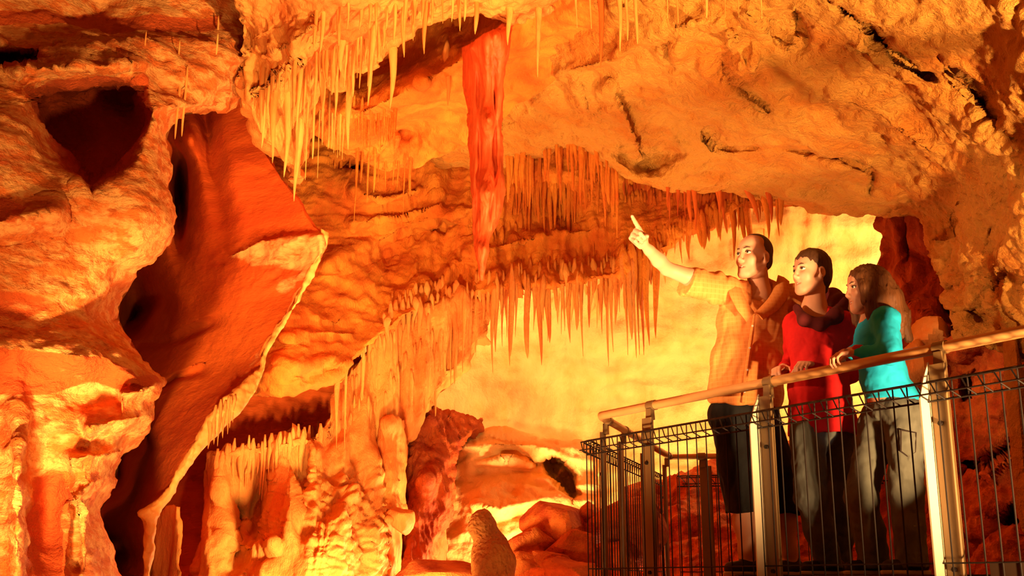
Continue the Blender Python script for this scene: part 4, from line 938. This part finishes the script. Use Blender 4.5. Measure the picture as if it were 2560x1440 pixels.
M['skin'] = skin_mat('skin', (.74, .36, .21), (.68, .27, .15))
M['lip'] = flat_mat('lips', (.52, .13, .09), .45)
M['tooth'] = flat_mat('teeth', (.85, .75, .6), .35)
M['eye'] = flat_mat('eye white', (.80, .70, .58), .3)
M['iris'] = flat_mat('dark iris', (.03, .015, .01), .3)
M['hair'] = flat_mat('short brown hair', (.07, .024, .008), .5, 0, .5, 90, .8, (1, 1, .35), .45)
M['longhair'] = flat_mat('long brown hair', (.13, .042, .011), .6, 0, .6, 70, .9, (1.6, 1.6, .12), .3)
M['shirt'] = plaid_mat('orange checked cotton', (.80, .27, .07), (.76, .235, .055), (.82, .30, .085))
M['black'] = flat_mat('black cotton', (.012, .010, .009), .8, 0, .3, 40, .3)
M['hoodie'] = flat_mat('red fleece', (.60, .006, .006), .85, 0, .15, 60, .3)
M['lining'] = flat_mat('dark hood lining', (.10, .006, .006), .9)
M['jeans'] = flat_mat('faded denim', (.115, .115, .10), .85, 0, .3, 26, .5, (1, 1, .5))
M['djeans'] = flat_mat('worn grey denim', (.13, .122, .095), .85, 0, .3, 26, .5, (1, 1, .5))
M['teal'] = flat_mat('turquoise jersey', (.012, .50, .85), .8, 0, .08, 50, .3)
M['shoe'] = flat_mat('dark shoe', (.03, .016, .012), .6, 0, .2, 30)
M['sole'] = flat_mat('pale shoe sole', (.5, .38, .26), .6)
M['band'] = flat_mat('red wrist band', (.45, .02, .03), .6)


def nrm(v): v = np.array(v, float); return v / np.linalg.norm(v)
def J(px, py, d): return np.array(P(px, py, d))


class Head:
    def __init__(h, c, yaw, pitch=0, roll=0, s=1.0):
        y, p = math.radians(yaw), math.radians(pitch)
        f = np.array([-math.sin(y) * math.cos(p), -math.cos(y) * math.cos(p), math.sin(p)])
        r = nrm(np.cross(f, [0, 0, 1])); u = np.cross(r, f); a = math.radians(roll)
        h.r, h.u = r * math.cos(a) + u * math.sin(a), u * math.cos(a) - r * math.sin(a); h.f, h.c, h.s = f, np.array(c), s
        h.R = np.array([h.r, h.f, h.u])
    def p(h, r, f, u): return h.c + h.s * (h.r * r + h.f * f + h.u * u)
    def local(h, X): return ((X - h.c) @ h.R.T) / h.s
    def add(h, S, wide=1.0, ears=True):
        s = h.s
        E = lambda c, rad, k=.02, sub=False: S.ell(h.p(*c), np.array(rad) * s, h.R, k, sub)
        C = lambda a, b, ra, rb=None, k=.012, sub=False: S.cap(h.p(*a), h.p(*b), ra * s, None if rb is None else rb * s, k, sub)
        E((0, -.008, .040), (.073, .094, .082)); E((0, .030, .020), (.066, .066, .075), .03)
        E((0, .040, -.045), (.056 * wide, .056, .072), .03); E((0, .072, -.106), (.026, .022, .020), .03)
        for q in (-1, 1):
            C((q * .055, -.005, -.05), (q * .022, .07, -.108), .018, .016, .03)
            E((q * .036, .066, -.032), (.024, .020, .022), .02)
            E((q * .033, .102, .002), (.019, .016, .013), .016, True)
            C((q * .012, .091, .021), (q * .046, .078, .022), .007, .005, .014)
            E((q * .0105, .102, -.043), (.0080, .011, .0075), .006)
            if ears:
                E((q * .076, -.008, -.012), (.008, .020, .032), .006); E((q * .082, -.004, -.010), (.006, .010, .018), .006, True); E((q * .073, -.0, -.034), (.008, .012, .012), .006)
        C((0, .093, .014), (0, .113, -.034), .0068, .0090, .010); C((0, .113, -.036), (0, .102, -.045), .0085, .0085, .008)
        E((0, .080, -.073), (.030, .017, .022), .02)
        C((-.023, .096, -.0745), (.023, .096, -.0745), .0045, None, .004, True)
        return h


def eyes_and_mouth(h, par, smile=0.0, brow=True):
    for q in (-1, 1):
        b = SDF(.0016, .001); b.ell(h.p(q * .033, .0805, .0010), np.array((.0142, .0122, .0072)) * h.s, h.R)
        e = link('eye', b.mesh('eye'), M['eye'], par)
        i = SDF(.0012, .001); i.ell(h.p(q * .033 - .001, .0912, .0015), np.array((.0064, .0026, .0062)) * h.s, h.R)
        link('iris', i.mesh('iris'), M['iris'], e)
        lid = SDF(.0014, .002); lid.cap(h.p(q * .019, .0915, .0055), h.p(q * .034, .0935, .0090), .0024 * h.s); lid.cap(h.p(q * .034, .0935, .0090), h.p(q * .048, .084, .0045), .0022 * h.s)
        link('eyelid', lid.mesh('eyelid'), M['hair'], e)
        if brow:
            w = SDF(.0018, .002); w.cap(h.p(q * .014, .0985, .0235), h.p(q * .032, .0950, .0285), .0034 * h.s, .0036 * h.s); w.cap(h.p(q * .032, .0950, .0285), h.p(q * .050, .0795, .0250), .0036 * h.s, .002 * h.s)
            link('eyebrow', w.mesh('eyebrow'), M['hair'], par)
    w = .024 + .006 * smile; up = .008 * smile
    for nm, u0, rr in (('upper_lip', -.0685 + .001 * smile, .0040), ('lower_lip', -.0805 - .002 * smile, .0046)):
        l = SDF(.0016, .003)
        for q in (-1, 1): l.cap(h.p(q * w, .080, -.0735 + up), h.p(0, .0965, u0 - up * .25), rr * .5 * h.s, rr * h.s)
        link(nm, l.mesh(nm), M['lip'], par)
    if smile:
        t = SDF(.0016, .002)
        for q in (-1, 1): t.cap(h.p(q * w * .8, .082, -.0738 + up * .7), h.p(0, .0925, -.0748), .0022 * h.s, .0050 * h.s)
        link('teeth', t.mesh('teeth'), M['tooth'], par)


def hand(S, W, D, N, Sd, bends, s=1.0, thumb=(.5, .7, .2), width=.076):
    """palm and five separate fingers. D wrist->knuckles, N out of the palm, Sd towards the thumb; bends: per finger three angles"""
    D = nrm(D); Sd = nrm(Sd - D * np.dot(Sd, D)); N = nrm(N - D * np.dot(N, D) - Sd * np.dot(N, Sd))
    L = [(.043, .026, .021), (.047, .030, .022), (.044, .028, .021), (.034, .021, .018)]; pl = [.088, .090, .085, .077]
    base = []
    for i in range(4):
        o = Sd * (width / 2 - .010 - i * (width - .018) / 3) * s
        b = W + D * pl[i] * s + o; base.append(b)
        S.cap(W + o * .55 + D * .005, b, .0135 * s, .0108 * s, .012)
    for i in range(4):
        p, d, n = base[i], D.copy(), N.copy()
        spread = Sd * (.10 - .07 * i); d = nrm(d + spread * .5)
        for j in range(3):
            a = math.radians(bends[i][j]); d, n = d * math.cos(a) + n * math.sin(a), n * math.cos(a) - d * math.sin(a)
            q = p + d * L[i][j] * s
            r0 = (.0098, .0088, .0078)[j] * s * (1 if i < 3 else .88); S.cap(p, q, r0, r0 * .9, .0035); p = q
    t0 = W + D * .022 * s + Sd * .026 * s; d = nrm(D * thumb[0] + Sd * thumb[1] + N * thumb[2])
    t1 = t0 + d * .042 * s; S.cap(t0, t1, .0145 * s, .0115 * s, .012)
    d2 = nrm(d + D * .5 + N * .35); t2 = t1 + d2 * .030 * s; S.cap(t1, t2, .0110 * s, .0100 * s, .004)
    d3 = nrm(d2 + N * .4); S.cap(t2, t2 + d3 * .024 * s, .0098 * s, .0080 * s, .004)
    return base


def folds(freq, amp, seed, dirn=(0, 0, 1)):
    return lambda X, A: amp * fbm(X * np.array(freq) + seed, 3, seed, .5, 'ridge')


def shoe(name, ank, fwd, par, s=1.0):
    f = nrm([fwd[0], fwd[1], 0]); g = FLOOR
    b = SDF(.006, .03); a = np.array([ank[0], ank[1], 0])
    b.cap(a - f * .05 * s + [0, 0, g + .045], a + f * .14 * s + [0, 0, g + .035], .042 * s, .036 * s); b.cap(a + [0, 0, g + .05], a + [0, 0, g + .10], .044 * s, .043 * s)
    b.plane([0, 0, g + .018], (0, 0, -1))
    o = link(name, b.mesh(name), M['shoe'], par)
    c = SDF(.006, .01); c.cap(a - f * .052 * s + [0, 0, g + .014], a + f * .142 * s + [0, 0, g + .014], .046 * s, .041 * s); c.plane([0, 0, g + .022], (0, 0, 1)); c.plane([0, 0, g + .001], (0, 0, -1))
    link('sole', c.mesh('sole'), M['sole'], o)


def person(S, label, origin):
    me = S.mesh('person')
    o = link('person', me, M['skin'], label=label, cat='person', group='visitors on the platform', origin=tuple(origin))
    return o


# ---------------------------------------------------------------- man
dm = 6.10
h = Head(J(1887, 643, dm), 54, 4, 3, 1.06)
S = SDF(.005, .03)
h.add(S, 1.06)
S.chain([h.p(0, -.02, -.06), J(1898, 738, dm + .03)], [.056, .062], .012); S.cap(J(1900, 742, dm + .04), J(1888, 810, dm + .04), .062, .10, .05)
shR, elR, wrR = J(1786, 716, dm - .04), J(1668, 672, dm - .17), J(1608, 610, dm - .36)
shL, elL, wrL = J(1984, 744, dm + .10), J(2000, 868, dm + .22), J(1975, 930, dm + .02)
S.chain([J(1890, 775, dm + .05), shR], [.06, .056], .04); S.chain([shR, shR * .5 + elR * .5, elR], [.056, .048, .038], .02)
S.chain([elR, elR * .65 + wrR * .35, elR * .25 + wrR * .75, wrR], [.037, .040, .029, .023], .012)
S.chain([J(1897, 770, dm + .06), shL, elL, wrL], [.06, .058, .042, .028], .03)
S.ell(J(1876, 815, dm + .03), (.18, .105, .19), None, .06); S.ell(J(1868, 930, dm + .02), (.185, .125, .20), None, .06); S.ell(J(1862, 1020, dm + .05), (.175, .12, .12), None, .06)
kR, aR, kL, aL = J(1862, 1250, dm - .02), J(1870, 1412, dm + .02), J(1955, 1250, dm + .10), J(1976, 1412, dm + .16)
hipR, hipL = J(1828, 1050, dm + .03), J(1902, 1050, dm + .08)
for hp, k_, a_ in ((hipR, kR, aR), (hipL, kL, aL)):
    S.chain([hp, k_], [.088, .060]); S.chain([k_, k_ * .66 + a_ * .34 + [0, .012, 0], k_ * .2 + a_ * .8, a_], [.057, .062, .043, .036]); a2 = a_.copy(); a2[2] = FLOOR + .04
    S.cap(a_, a2, .036, .036); S.cap(a2, a2 + [-.08, -.07, 0], .035, .03)
D = J(1588, 583, dm - .44) - wrR
hand(S, wrR, D, (.25, -.9, -.35), (.72, -.1, .65), [(4, 5, 4), (70, 85, 50), (78, 88, 50), (82, 88, 50)], 1.24, (.75, -.1, .75), .070)
D2 = np.array([-.5, -.75, -.1]); hand(S, wrL, D2, (0, 0, -1), (-.8, .5, 0), [(25, 35, 25)] * 4, 1.0)
man = person(S, 'man in an orange checked shirt and black shorts pointing with a raised arm', (hipR[0], hipR[1], FLOOR))
eyes_and_mouth(h, man, .6)
# hair: close-cropped, receding at the temples
Hh = SDF(.004, .015); s = h.s
Hh.ell(h.p(0, -.012, .043), np.array((.0765, .0965, .0855)) * s, h.R); Hh.ell(h.p(0, -.045, -.02), np.array((.066, .055, .05)) * s, h.R, .03)
Hh.ell(h.p(0, .098, .050), np.array((.080, .090, .070)) * s, h.R, .01, True); Hh.ell(h.p(0, .070, -.060), np.array((.12, .075, .085)) * s, h.R, .01, True)
for q in (-1, 1): Hh.ell(h.p(q * .08, .0, -.022), np.array((.03, .030, .040)) * s, h.R, .008, True); Hh.ell(h.p(q * .060, .055, .085), np.array((.03, .045, .035)) * s, h.R, .02, True)
Hh.field(lambda X, A: .0015 * fbm(X * 120, 2, 3))
link('hair', Hh.mesh('hair'), M['hair'], man)
# shirt
T = SDF(.006, .07)
T.ell(J(1880, 808, dm + .03), (.205, .125, .185)); T.ell(J(1868, 905, dm + .01), (.212, .155, .20)); T.ell(J(1864, 985, dm + .02), (.213, .150, .18))
T.cap(J(1858, 985, dm + .02), J(1856, 1060, dm + .03), .12, .12)
T.chain([J(1882, 750, dm + .05), J(1800, 720, dm - .02)], [.105, .080], .06); T.chain([J(1905, 745, dm + .07), shL], [.105, .080], .06); T.cap(J(1905, 722, dm + .08), J(1890, 735, dm + .04), .074, .085, .04)
so = J(1700, 690, dm - .12)
T.chain([J(1800, 724, dm - .02), so * .5 + shR * .5 - [0, 0, .012], so - [0, 0, .02], so * 1.25 - shR * .25 - [0, 0, .025]], [.085, .084, .088, .09], .035)
T.chain([shL, shL * .2 + elL * .8], [.078, .082], .04)
T.plane(J(1712, 700, dm - .10), nrm(elR - shR) + np.array([0, 0, .10])); T.plane(J(1850, 1020, dm), (-.08, 0, -1), .006)
T.cap(J(1887, 742, dm - .12), J(1884, 775, dm - .16), .045, .012, .02, True); T.cap(J(1900, 680, dm + .03), J(1894, 738, dm - .01), .070, .058, .012, True)
def man_folds(X, A):
    q = X @ np.array([[.8, 0, .25], [0, 1, 0], [-.25, 0, .35]])
    top = np.clip((X[:, 2] - J(1850, 1000, dm)[2]) / .5, 0, 1)
    return .019 * fbm(q * np.array([11, 5, 2.6]) + 3, 2, 4, .5, 'ridge') + .005 * fbm(X * 16, 2, 8)
T.field(man_folds)
shirt = link('shirt', T.mesh('shirt'), M['shirt'], man)
def plate(name, inner, outer, mat, par, th=.006):
    """a folded cloth strip with thickness between two edges"""
    m = 14; I, O = np.array(inner), np.array(outer); t = np.linspace(0, 1, m); k = np.linspace(0, 1, len(I))
    I = np.stack([np.interp(t, k, I[:, a]) for a in range(3)], -1); O = np.stack([np.interp(t, k, O[:, a]) for a in range(3)], -1)
    mid = (I + O) / 2 + np.array([0, -.008, .004]); rows = [I, mid, O]; N_ = np.cross(np.gradient(O, axis=0), O - I); N_ /= np.linalg.norm(N_, axis=1)[:, None] + 1e-9
    N_ *= np.where(N_[:, 1:2] > 0, -1, 1); v = np.concatenate([r + N_ * th for r in rows] + rows); ii = np.arange(6 * m).reshape(6, m)
    loop = [0, 1, 2, 5, 4, 3]; q = []
    for a in range(6):
        r0, r1 = ii[loop[a]], ii[loop[(a + 1) % 6]]; q += [[r0[c], r0[c + 1], r1[c + 1], r1[c]] for c in range(m - 1)]
    for c in (0, m - 1): q += [[ii[0, c], ii[1, c], ii[4, c], ii[3, c]], [ii[1, c], ii[2, c], ii[5, c], ii[4, c]]]
    return link(name, mesh_np(name, v, q), mat, par)


plate('collar', [J(1848, 712, dm - .03), J(1856, 735, dm - .09), J(1870, 762, dm - .125), J(1886, 784, dm - .145)], [J(1816, 700, dm - .05), J(1824, 740, dm - .12), J(1842, 776, dm - .155), J(1866, 806, dm - .165)], M['shirt'], shirt, .008)
plate('collar', [J(1944, 690, dm + .07), J(1938, 718, dm + .0), J(1918, 750, dm - .08), J(1886, 784, dm - .145)], [J(1972, 706, dm + .06), J(1972, 742, dm - .03), J(1946, 776, dm - .10), J(1906, 800, dm - .155)], M['shirt'], shirt, .008)
pk = MB(); pk.tube([J(1886, 786, dm - .165), J(1880, 830, dm - .155), J(1872, 890, dm - .165), J(1864, 950, dm - .158), J(1858, 1008, dm - .145)], [.006, .011, .011, .011, .008], 8); pk.build('placket', M['shirt'], shirt)
for x, y in ((1881, 815), (1874, 870), (1868, 925), (1861, 980)):
    b = MB(); c = J(x, y, dm - .168); b.tube([c, c + [0, -.006, 0]], .0055, 10); b.build('button', M['tooth'], shirt)
# shorts
T = SDF(.006, .05)
T.ell(J(1856, 1035, dm + .04), (.19, .14, .13))
for hp, k_ in ((hipR, kR), (hipL, kL)):
    e = k_ + (k_ - hp) * .22 + [0, 0, -.02]
    T.chain([hp, hp * .4 + k_ * .6, e], [.108, .112, .112], .04)
T.plane((0, 0, float(J(1850, 1284, dm)[2])), (0, 0, -1)); T.plane((0, 0, float(J(1850, 1000, dm)[2])), (0, 0, 1))
T.field(folds((9, 9, 4), .010, 12))
link('shorts', T.mesh('shorts'), M['black'], man)
shoe('shoe', aR, (-.7, -.6), man); shoe('shoe', aL, (-.7, -.6), man)

# ---------------------------------------------------------------- boy
db = 5.70
h = Head(J(2030, 682, db), 66, 3, 0, .97)
S = SDF(.005, .03); h.add(S, .96)
S.chain([h.p(0, -.025, -.06), J(2036, 775, db + .02)], [.048, .052], .012); S.cap(J(2036, 775, db + .02), J(2040, 830, db + .03), .06, .09, .05)
shR, elR, wrR = J(1990, 812, db + .06), J(1984, 912, db + .26), J(1958, 921, db + .10)
shL, elL, wrL = J(2104, 808, db + .0), J(2122, 930, db + .04), J(2030, 912, db - .06)
S.chain([J(2040, 800, db + .03), shR, elR, wrR], [.06, .05, .037, .026], .03); S.chain([J(2045, 800, db + .03), shL, elL, wrL], [.06, .05, .037, .026], .03)
S.ell(J(2042, 860, db + .03), (.135, .10, .17), None, .05); S.ell(J(2050, 980, db + .03), (.135, .10, .17), None, .05); S.ell(J(2056, 1070, db + .05), (.14, .11, .10), None, .05)
hipR, kR, aR = J(2020, 1085, db + .0), J(2026, 1240, db - .05), J(2072, 1405, db + .10)
hipL, kL, aL = J(2092, 1085, db + .08), J(2100, 1250, db + .12), J(2094, 1405, db + .30)
for hp, k_, a_ in ((hipR, kR, aR), (hipL, kL, aL)):
    S.chain([hp, k_, k_ * .65 + a_ * .35, a_], [.075, .052, .052, .034]); a2 = a_.copy(); a2[2] = FLOOR + .04; S.cap(a_, a2, .033, .033); S.cap(a2, a2 + [-.10, -.05, 0], .03, .026)
railp = lambda px: J(px, *[(lambda s: (0, 0))(0)][0]) if 0 else None
hand(S, wrR, J(1936, 922, db + .02) - wrR, (.1, .0, -1), (.25, -1, .1), [(38, 42, 30), (40, 45, 30), (42, 45, 30), (45, 45, 30)], .92, (.5, .7, .5), .07)
hand(S, wrL, J(1998, 905, db - .14) - wrL, (.0, .1, -1), (-.45, .8, .1), [(42, 48, 30), (44, 48, 30), (46, 48, 30), (48, 48, 30)], .92, (.5, .7, .5), .07)
boy = person(S, 'boy with short brown hair in a red hooded top, both hands on the rail', (hipR[0], hipR[1], FLOOR))
eyes_and_mouth(h, boy, 1.1)
Hh = SDF(.004, .012); s = h.s
Hh.ell(h.p(0, -.012, .047), np.array((.084, .106, .092)) * s, h.R); Hh.ell(h.p(0, -.055, -.015), np.array((.070, .056, .070)) * s, h.R, .03); Hh.cap(h.p(0, -.075, -.05), h.p(0, -.078, -.085), .035 * s, .02 * s)
Hh.ell(h.p(0, .112, -.006), np.array((.080, .062, .046)) * s, h.R, .008, True); Hh.ell(h.p(0, .075, -.060), np.array((.13, .080, .070)) * s, h.R, .008, True)
for q in (-1, 1): Hh.ell(h.p(q * .09, .0, -.026), np.array((.03, .028, .034)) * s, h.R, .008, True)
loc = h
Hh.field(lambda X, A: .004 * fbm(loc.local(X) * np.array([60, 40, 9]), 2, 5, .5, 'ridge'))
link('hair', Hh.mesh('hair'), M['hair'], boy)
T = SDF(.006, .06)
T.ell(J(2040, 858, db + .03), (.155, .125, .17)); T.ell(J(2046, 970, db + .02), (.158, .130, .19)); T.ell(J(2055, 1050, db + .04), (.172, .145, .16)); T.ell(J(2056, 1100, db + .04), (.170, .14, .13))
T.chain([J(2042, 800, db + .03), shR, elR, wrR * .85 + elR * .15], [.085, .066, .056, .040], .03); T.chain([J(2045, 800, db + .03), shL, elL, wrL * .85 + elL * .15], [.085, .066, .056, .040], .03)
T.plane(J(2055, 1088, db), (.03, 0, -1), .006)
T.cap(J(2034, 730, db), J(2036, 778, db - .02), .056, .060, .012, True); T.cap(J(2020, 770, db - .09), J(2024, 800, db - .15), .045, .02, .02, True)
T.field(folds((9, 8, 7), .009, 21))
hd = link('hoodie', T.mesh('hoodie'), M['hoodie'], boy)
c = SDF(.006, .03); c.chain([J(1992, 770, db - .03), J(2010, 800, db - .10), J(2050, 812, db - .10), J(2088, 792, db - .05), J(2104, 762, db + .06), J(2080, 748, db + .16), J(2040, 752, db + .18)], [.022, .024, .024, .032, .046, .05, .045], .05)
c.field(folds((5, 5, 5), .003, 5)); link('hood', c.mesh('hood'), M['lining'], hd)
c = SDF(.006, .03); c.chain([J(2082, 806, db - .0), J(2112, 782, db + .08), J(2096, 765, db + .2)], [.035, .048, .05], .03); link('hood_back', c.mesh('hood_back'), M['hoodie'], hd)
T = SDF(.006, .04); T.ell(J(2056, 1075, db + .05), (.158, .13, .12))
for hp, k_, a_ in ((hipR, kR, aR), (hipL, kL, aL)):
    T.chain([hp, k_, k_ * .5 + a_ * .5, a_ + [0, 0, -.03]], [.096, .078, .074, .070], .03)
T.plane((0, 0, FLOOR + .035), (0, 0, -1)); T.field(folds((12, 12, 9), .010, 31))
link('jeans', T.mesh('jeans'), M['jeans'], boy)
shoe('shoe', aR, (-.9, -.4), boy, .95); shoe('shoe', aL, (-.9, -.4), boy, .95)

# ---------------------------------------------------------------- girl
dg = 5.40
h = Head(J(2168, 722, dg), 84, -2, 0, .93)
S = SDF(.005, .03); h.add(S, .92)
S.chain([h.p(0, -.025, -.06), J(2186, 800, dg + .02)], [.043, .048], .012)
shL, elL, wrL = J(2214, 800, dg - .12), J(2226, 884, dg - .20), J(2136, 882, dg - .10)
shR, elR, wrR = J(2180, 815, dg + .14), J(2165, 900, dg + .14), J(2125, 880, dg + .05)
S.cap(J(2188, 800, dg + .02), J(2195, 840, dg + .02), .055, .085, .04)
S.chain([J(2195, 812, dg), shL, elL, wrL], [.055, .046, .034, .024], .03); S.chain([J(2190, 812, dg + .05), shR, elR, wrR], [.055, .046, .034, .024], .03)
S.ell(J(2196, 860, dg + .02), (.10, .13, .15), None, .05); S.ell(J(2210, 950, dg + .02), (.10, .125, .14), None, .05); S.ell(J(2238, 1015, dg + .03), (.11, .14, .10), None, .05)
hipL, kL, aL = J(2264, 1040, dg - .06), J(2264, 1225, dg - .08), J(2280, 1400, dg - .02)
hipR, kR, aR = J(2200, 1040, dg + .10), J(2152, 1240, dg + .08), J(2186, 1400, dg + .16)
for hp, k_, a_ in ((hipR, kR, aR), (hipL, kL, aL)):
    S.chain([hp, k_, k_ * .65 + a_ * .35, a_], [.072, .050, .050, .032]); a2 = a_.copy(); a2[2] = FLOOR + .04; S.cap(a_, a2, .031, .031); S.cap(a2, a2 + [-.09, -.03, 0], .028, .025)
hand(S, wrL, J(2108, 884, dg - .10) - wrL, (0, -.1, -1), (0, 1, .1), [(30, 45, 35), (32, 48, 35), (35, 50, 35), (38, 50, 35)], .86, (.6, .6, .5), .066)
hand(S, wrR, J(2102, 880, dg - .0) - wrR, (0, -.1, -1), (0, -1, .1), [(30, 45, 35)] * 4, .84, (.6, .6, .5), .066)
girl = person(S, 'girl with long brown hair in a turquoise top and grey jeans, leaning on the rail', (hipL[0], hipL[1], FLOOR))
eyes_and_mouth(h, girl, .2)
Hh = SDF(.005, .02); s = h.s
Hh.ell(h.p(0, -.014, .043), np.array((.092, .112, .092)) * s, h.R)
Hh.ell(h.p(0, .120, -.045), np.array((.060, .082, .096)) * s, h.R, .02, True)
for q in (-1, 1):          # the curtains of hair at each side of the face, then down over the shoulders
    Hh.chain([h.p(q * .055, .052, .055), h.p(q * .078, .048, -.01), h.p(q * .082, .040, -.08), h.p(q * .082, .030, -.15), h.p(q * .076, .035, -.22)], np.array([.020, .028, .030, .028, .010]) * s, .025)
    Hh.chain([h.p(q * .072, .0, .02), h.p(q * .088, -.012, -.07), h.p(q * .090, -.022, -.15), h.p(q * .086, -.030, -.23)], np.array([.034, .042, .040, .014]) * s, .03)
    Hh.chain([h.p(q * .060, -.06, .03), h.p(q * .074, -.085, -.07), h.p(q * .072, -.105, -.17), h.p(q * .06, -.135, -.27)], np.array([.045, .052, .048, .014]) * s, .03)
Hh.chain([h.p(0, -.078, .04), h.p(.0, -.115, -.05), h.p(0, -.150, -.15), h.p(-.0, -.195, -.27)], np.array([.056, .066, .062, .024]) * s, .03)
hg = h
Hh.field(lambda X, A: .007 * fbm(hg.local(X) * np.array([55, 55, 4]) + np.array([0, 0, 2]), 2, 5, .5, 'ridge'))
link('hair', Hh.mesh('hair'), M['longhair'], girl)
T = SDF(.006, .05)
T.ell(J(2194, 858, dg + .02), (.112, .150, .145)); T.ell(J(2208, 940, dg + .02), (.112, .140, .15)); T.ell(J(2236, 1000, dg + .03), (.120, .155, .10))
T.chain([J(2194, 815, dg), shL, elL, wrL * .9 + elL * .1], [.075, .064, .050, .032], .03); T.chain([J(2190, 815, dg + .05), shR, elR, wrR * .9 + elR * .1], [.075, .060, .050, .032], .03)
hz = float(J(2230, 1006, dg)[2]); T.plane((float(J(2230, 1006, dg)[0]), 0, hz), (-.18, 0, -1), .006)
T.cap(J(2180, 770, dg), J(2182, 800, dg), .05, .052, .012, True); T.field(folds((10, 9, 14), .006, 41))
link('top', T.mesh('top'), M['teal'], girl) if 0 else link('long_sleeved_shirt', T.mesh('long_sleeved_shirt'), M['teal'], girl)
b = SDF(.004, .006); q = nrm(elL - wrL)
for k_ in (0, .018): b.cap(wrL + q * (.012 + k_) + [0, 0, .016], wrL + q * (.012 + k_) - [0, 0, .016], .024, .024)
link('wrist_band', b.mesh('wrist_band'), M['band'], girl)
T = SDF(.006, .04); T.ell(J(2236, 1025, dg + .03), (.125, .16, .11))
for hp, k_, a_ in ((hipR, kR, aR), (hipL, kL, aL)):
    T.chain([hp, k_, k_ * .5 + a_ * .5, a_ + [0, 0, -.03]], [.094, .078, .074, .078], .03)
T.plane((0, 0, FLOOR + .03), (0, 0, -1)); T.plane((float(J(2230, 1006, dg)[0]), 0, hz + .08), (.1, 0, 1)); T.field(folds((11, 11, 9), .010, 51))
jn = link('jeans', T.mesh('jeans'), M['djeans'], girl)
pk = MB(); c = J(2300, 1075, dg - .08); pk.tube([J(2252, 1075, dg - .155), J(2290, 1082, dg - .15), J(2288, 1130, dg - .145), J(2270, 1142, dg - .15), J(2252, 1128, dg - .152), J(2252, 1075, dg - .155)], .004, 5); pk.build('pocket_seam', M['shoe'], jn)
shoe('shoe', aL, (-.9, -.25), girl, .9); shoe('shoe', aR, (-.9, -.25), girl, .9)
# ------------------------------------------------------------------ camera, show-cave lamps and added unseen fills, view
cam = bpy.data.cameras.new('camera'); co = bpy.data.objects.new('camera', cam); COL.objects.link(co)
cam.sensor_width = 36; cam.lens = 36 * F_PX / W_PX; cam.clip_start = .05; cam.clip_end = 200
co.location = EYE; co.rotation_euler = (math.pi / 2 + PITCH, 0, 0)
SC.camera = co

WARM, AMBER = (1.0, .62, .26), (1.0, .50, .16)


def lamp(name, loc, tgt, power, col=WARM, size=.12, cone=None, blend=.6):
    l = bpy.data.lights.new(name, 'SPOT' if cone else 'POINT'); l.energy = power; l.color = col; l.shadow_soft_size = size
    if cone: l.spot_size = math.radians(cone); l.spot_blend = blend
    o = bpy.data.objects.new(name, l); COL.objects.link(o); o.location = Vector(loc)
    if tgt is not None:
        o.rotation_euler = (Vector(tgt) - Vector(loc)).to_track_quat('-Z', 'Y').to_euler()
    return o


w = bpy.data.worlds.new('cave gloom'); SC.world = w; w.use_nodes = True
bg = w.node_tree.nodes['Background']; bg.inputs['Color'].default_value = (1, .22, .03, 1); bg.inputs['Strength'].default_value = .12

lamp('light_chamber', V(1350, 1640, 10.4), None, 380, (1, .72, .34), .3)
lamp('light_chamber', V(1640, 1620, 11.2), None, 320, (1, .72, .34), .3)
lamp('light_chamber', V(2060, 1600, 11.2), None, 320, (1, .72, .34), .3)
lamp('light_chamber', V(2340, 690, 10.9), None, 170, (1, .72, .34), .2)  # added out of sight behind the buttress to brighten the upper far wall
lamp('light_chamber', V(1130, 560, 12.0), None, 140, (1, .72, .34), .2)  # added unseen behind the drip wall, lifts the far wall's upper left
lamp('lamp_cascade', V(960, 1600, 7.5), V(890, 1150, 9.5), 330, (1, .72, .30), .15, 110)
lamp('fill_floor', (-.3, 5.4, 1.0), V(1300, 1340, 8.6), 70, WARM, .1, 50)  # added fill for the stalagmite and the boulder heap
lamp('lamp_ceiling', (2.7, 2.3, .9), (2.1, 5.0, 5.0), 2300, WARM, .12, 92, .5)
lamp('lamp_ceiling', (2.6, 7.7, 1.3), V(1750, 330, 8.0), 950, WARM, .12, 90, .6)
lamp('lamp_ceiling', (-.9, 4.4, .3), V(1500, 250, 7.8), 900, WARM, .12, 44, .6)
lamp('fill_right', (4.3, 5.3, 2.0), V(2480, 760, 7.0), 130, WARM, .1, 90)  # unseen fill added beyond the frame to lift the dull right wall
lamp('lamp_left', (1.0, 1.5, .6), V(200, 470, 5.7), 400, WARM, .12, 60)
lamp('fill_slab', (-1.5, 2.8, .7), V(620, 700, 8.3), 1500, WARM, .10, 32)  # fill added to brighten the red slab and leave its gap dark
lamp('fill_recess', (-.6, 4.2, 1.0), V(715, 1010, 10.6), 500, WARM, .1, 9, .6)  # narrow fill added only to brighten the dark recess
lamp('lamp_drip', (-1.0, 2.9, .5), V(930, 160, 7.2), 520, WARM, .12, 60)
lamp('lamp_group', (-2.4, 4.3, 3.2), V(1900, 690, 6.0), 560, (1, .64, .30), .06, 24, .5)
lamp('lamp_front', (3.4, 1.4, 2.8), V(2275, 850, 5.3), 90, (1, .92, .82), .1, 19, .8)

vs = SC.view_settings
SC.display_settings.display_device = 'sRGB'
vs.view_transform = 'Standard'; vs.look = 'None'; vs.gamma = 1; vs.use_curve_mapping = False; vs.exposure = 0.45
SC.cycles.max_bounces = 4; SC.cycles.diffuse_bounces = 2; SC.cycles.glossy_bounces = 2
SC.cycles.use_denoising = True
SC.cycles.sample_clamp_indirect = 6
SC.cycles.use_adaptive_sampling = True; SC.cycles.adaptive_threshold = .03
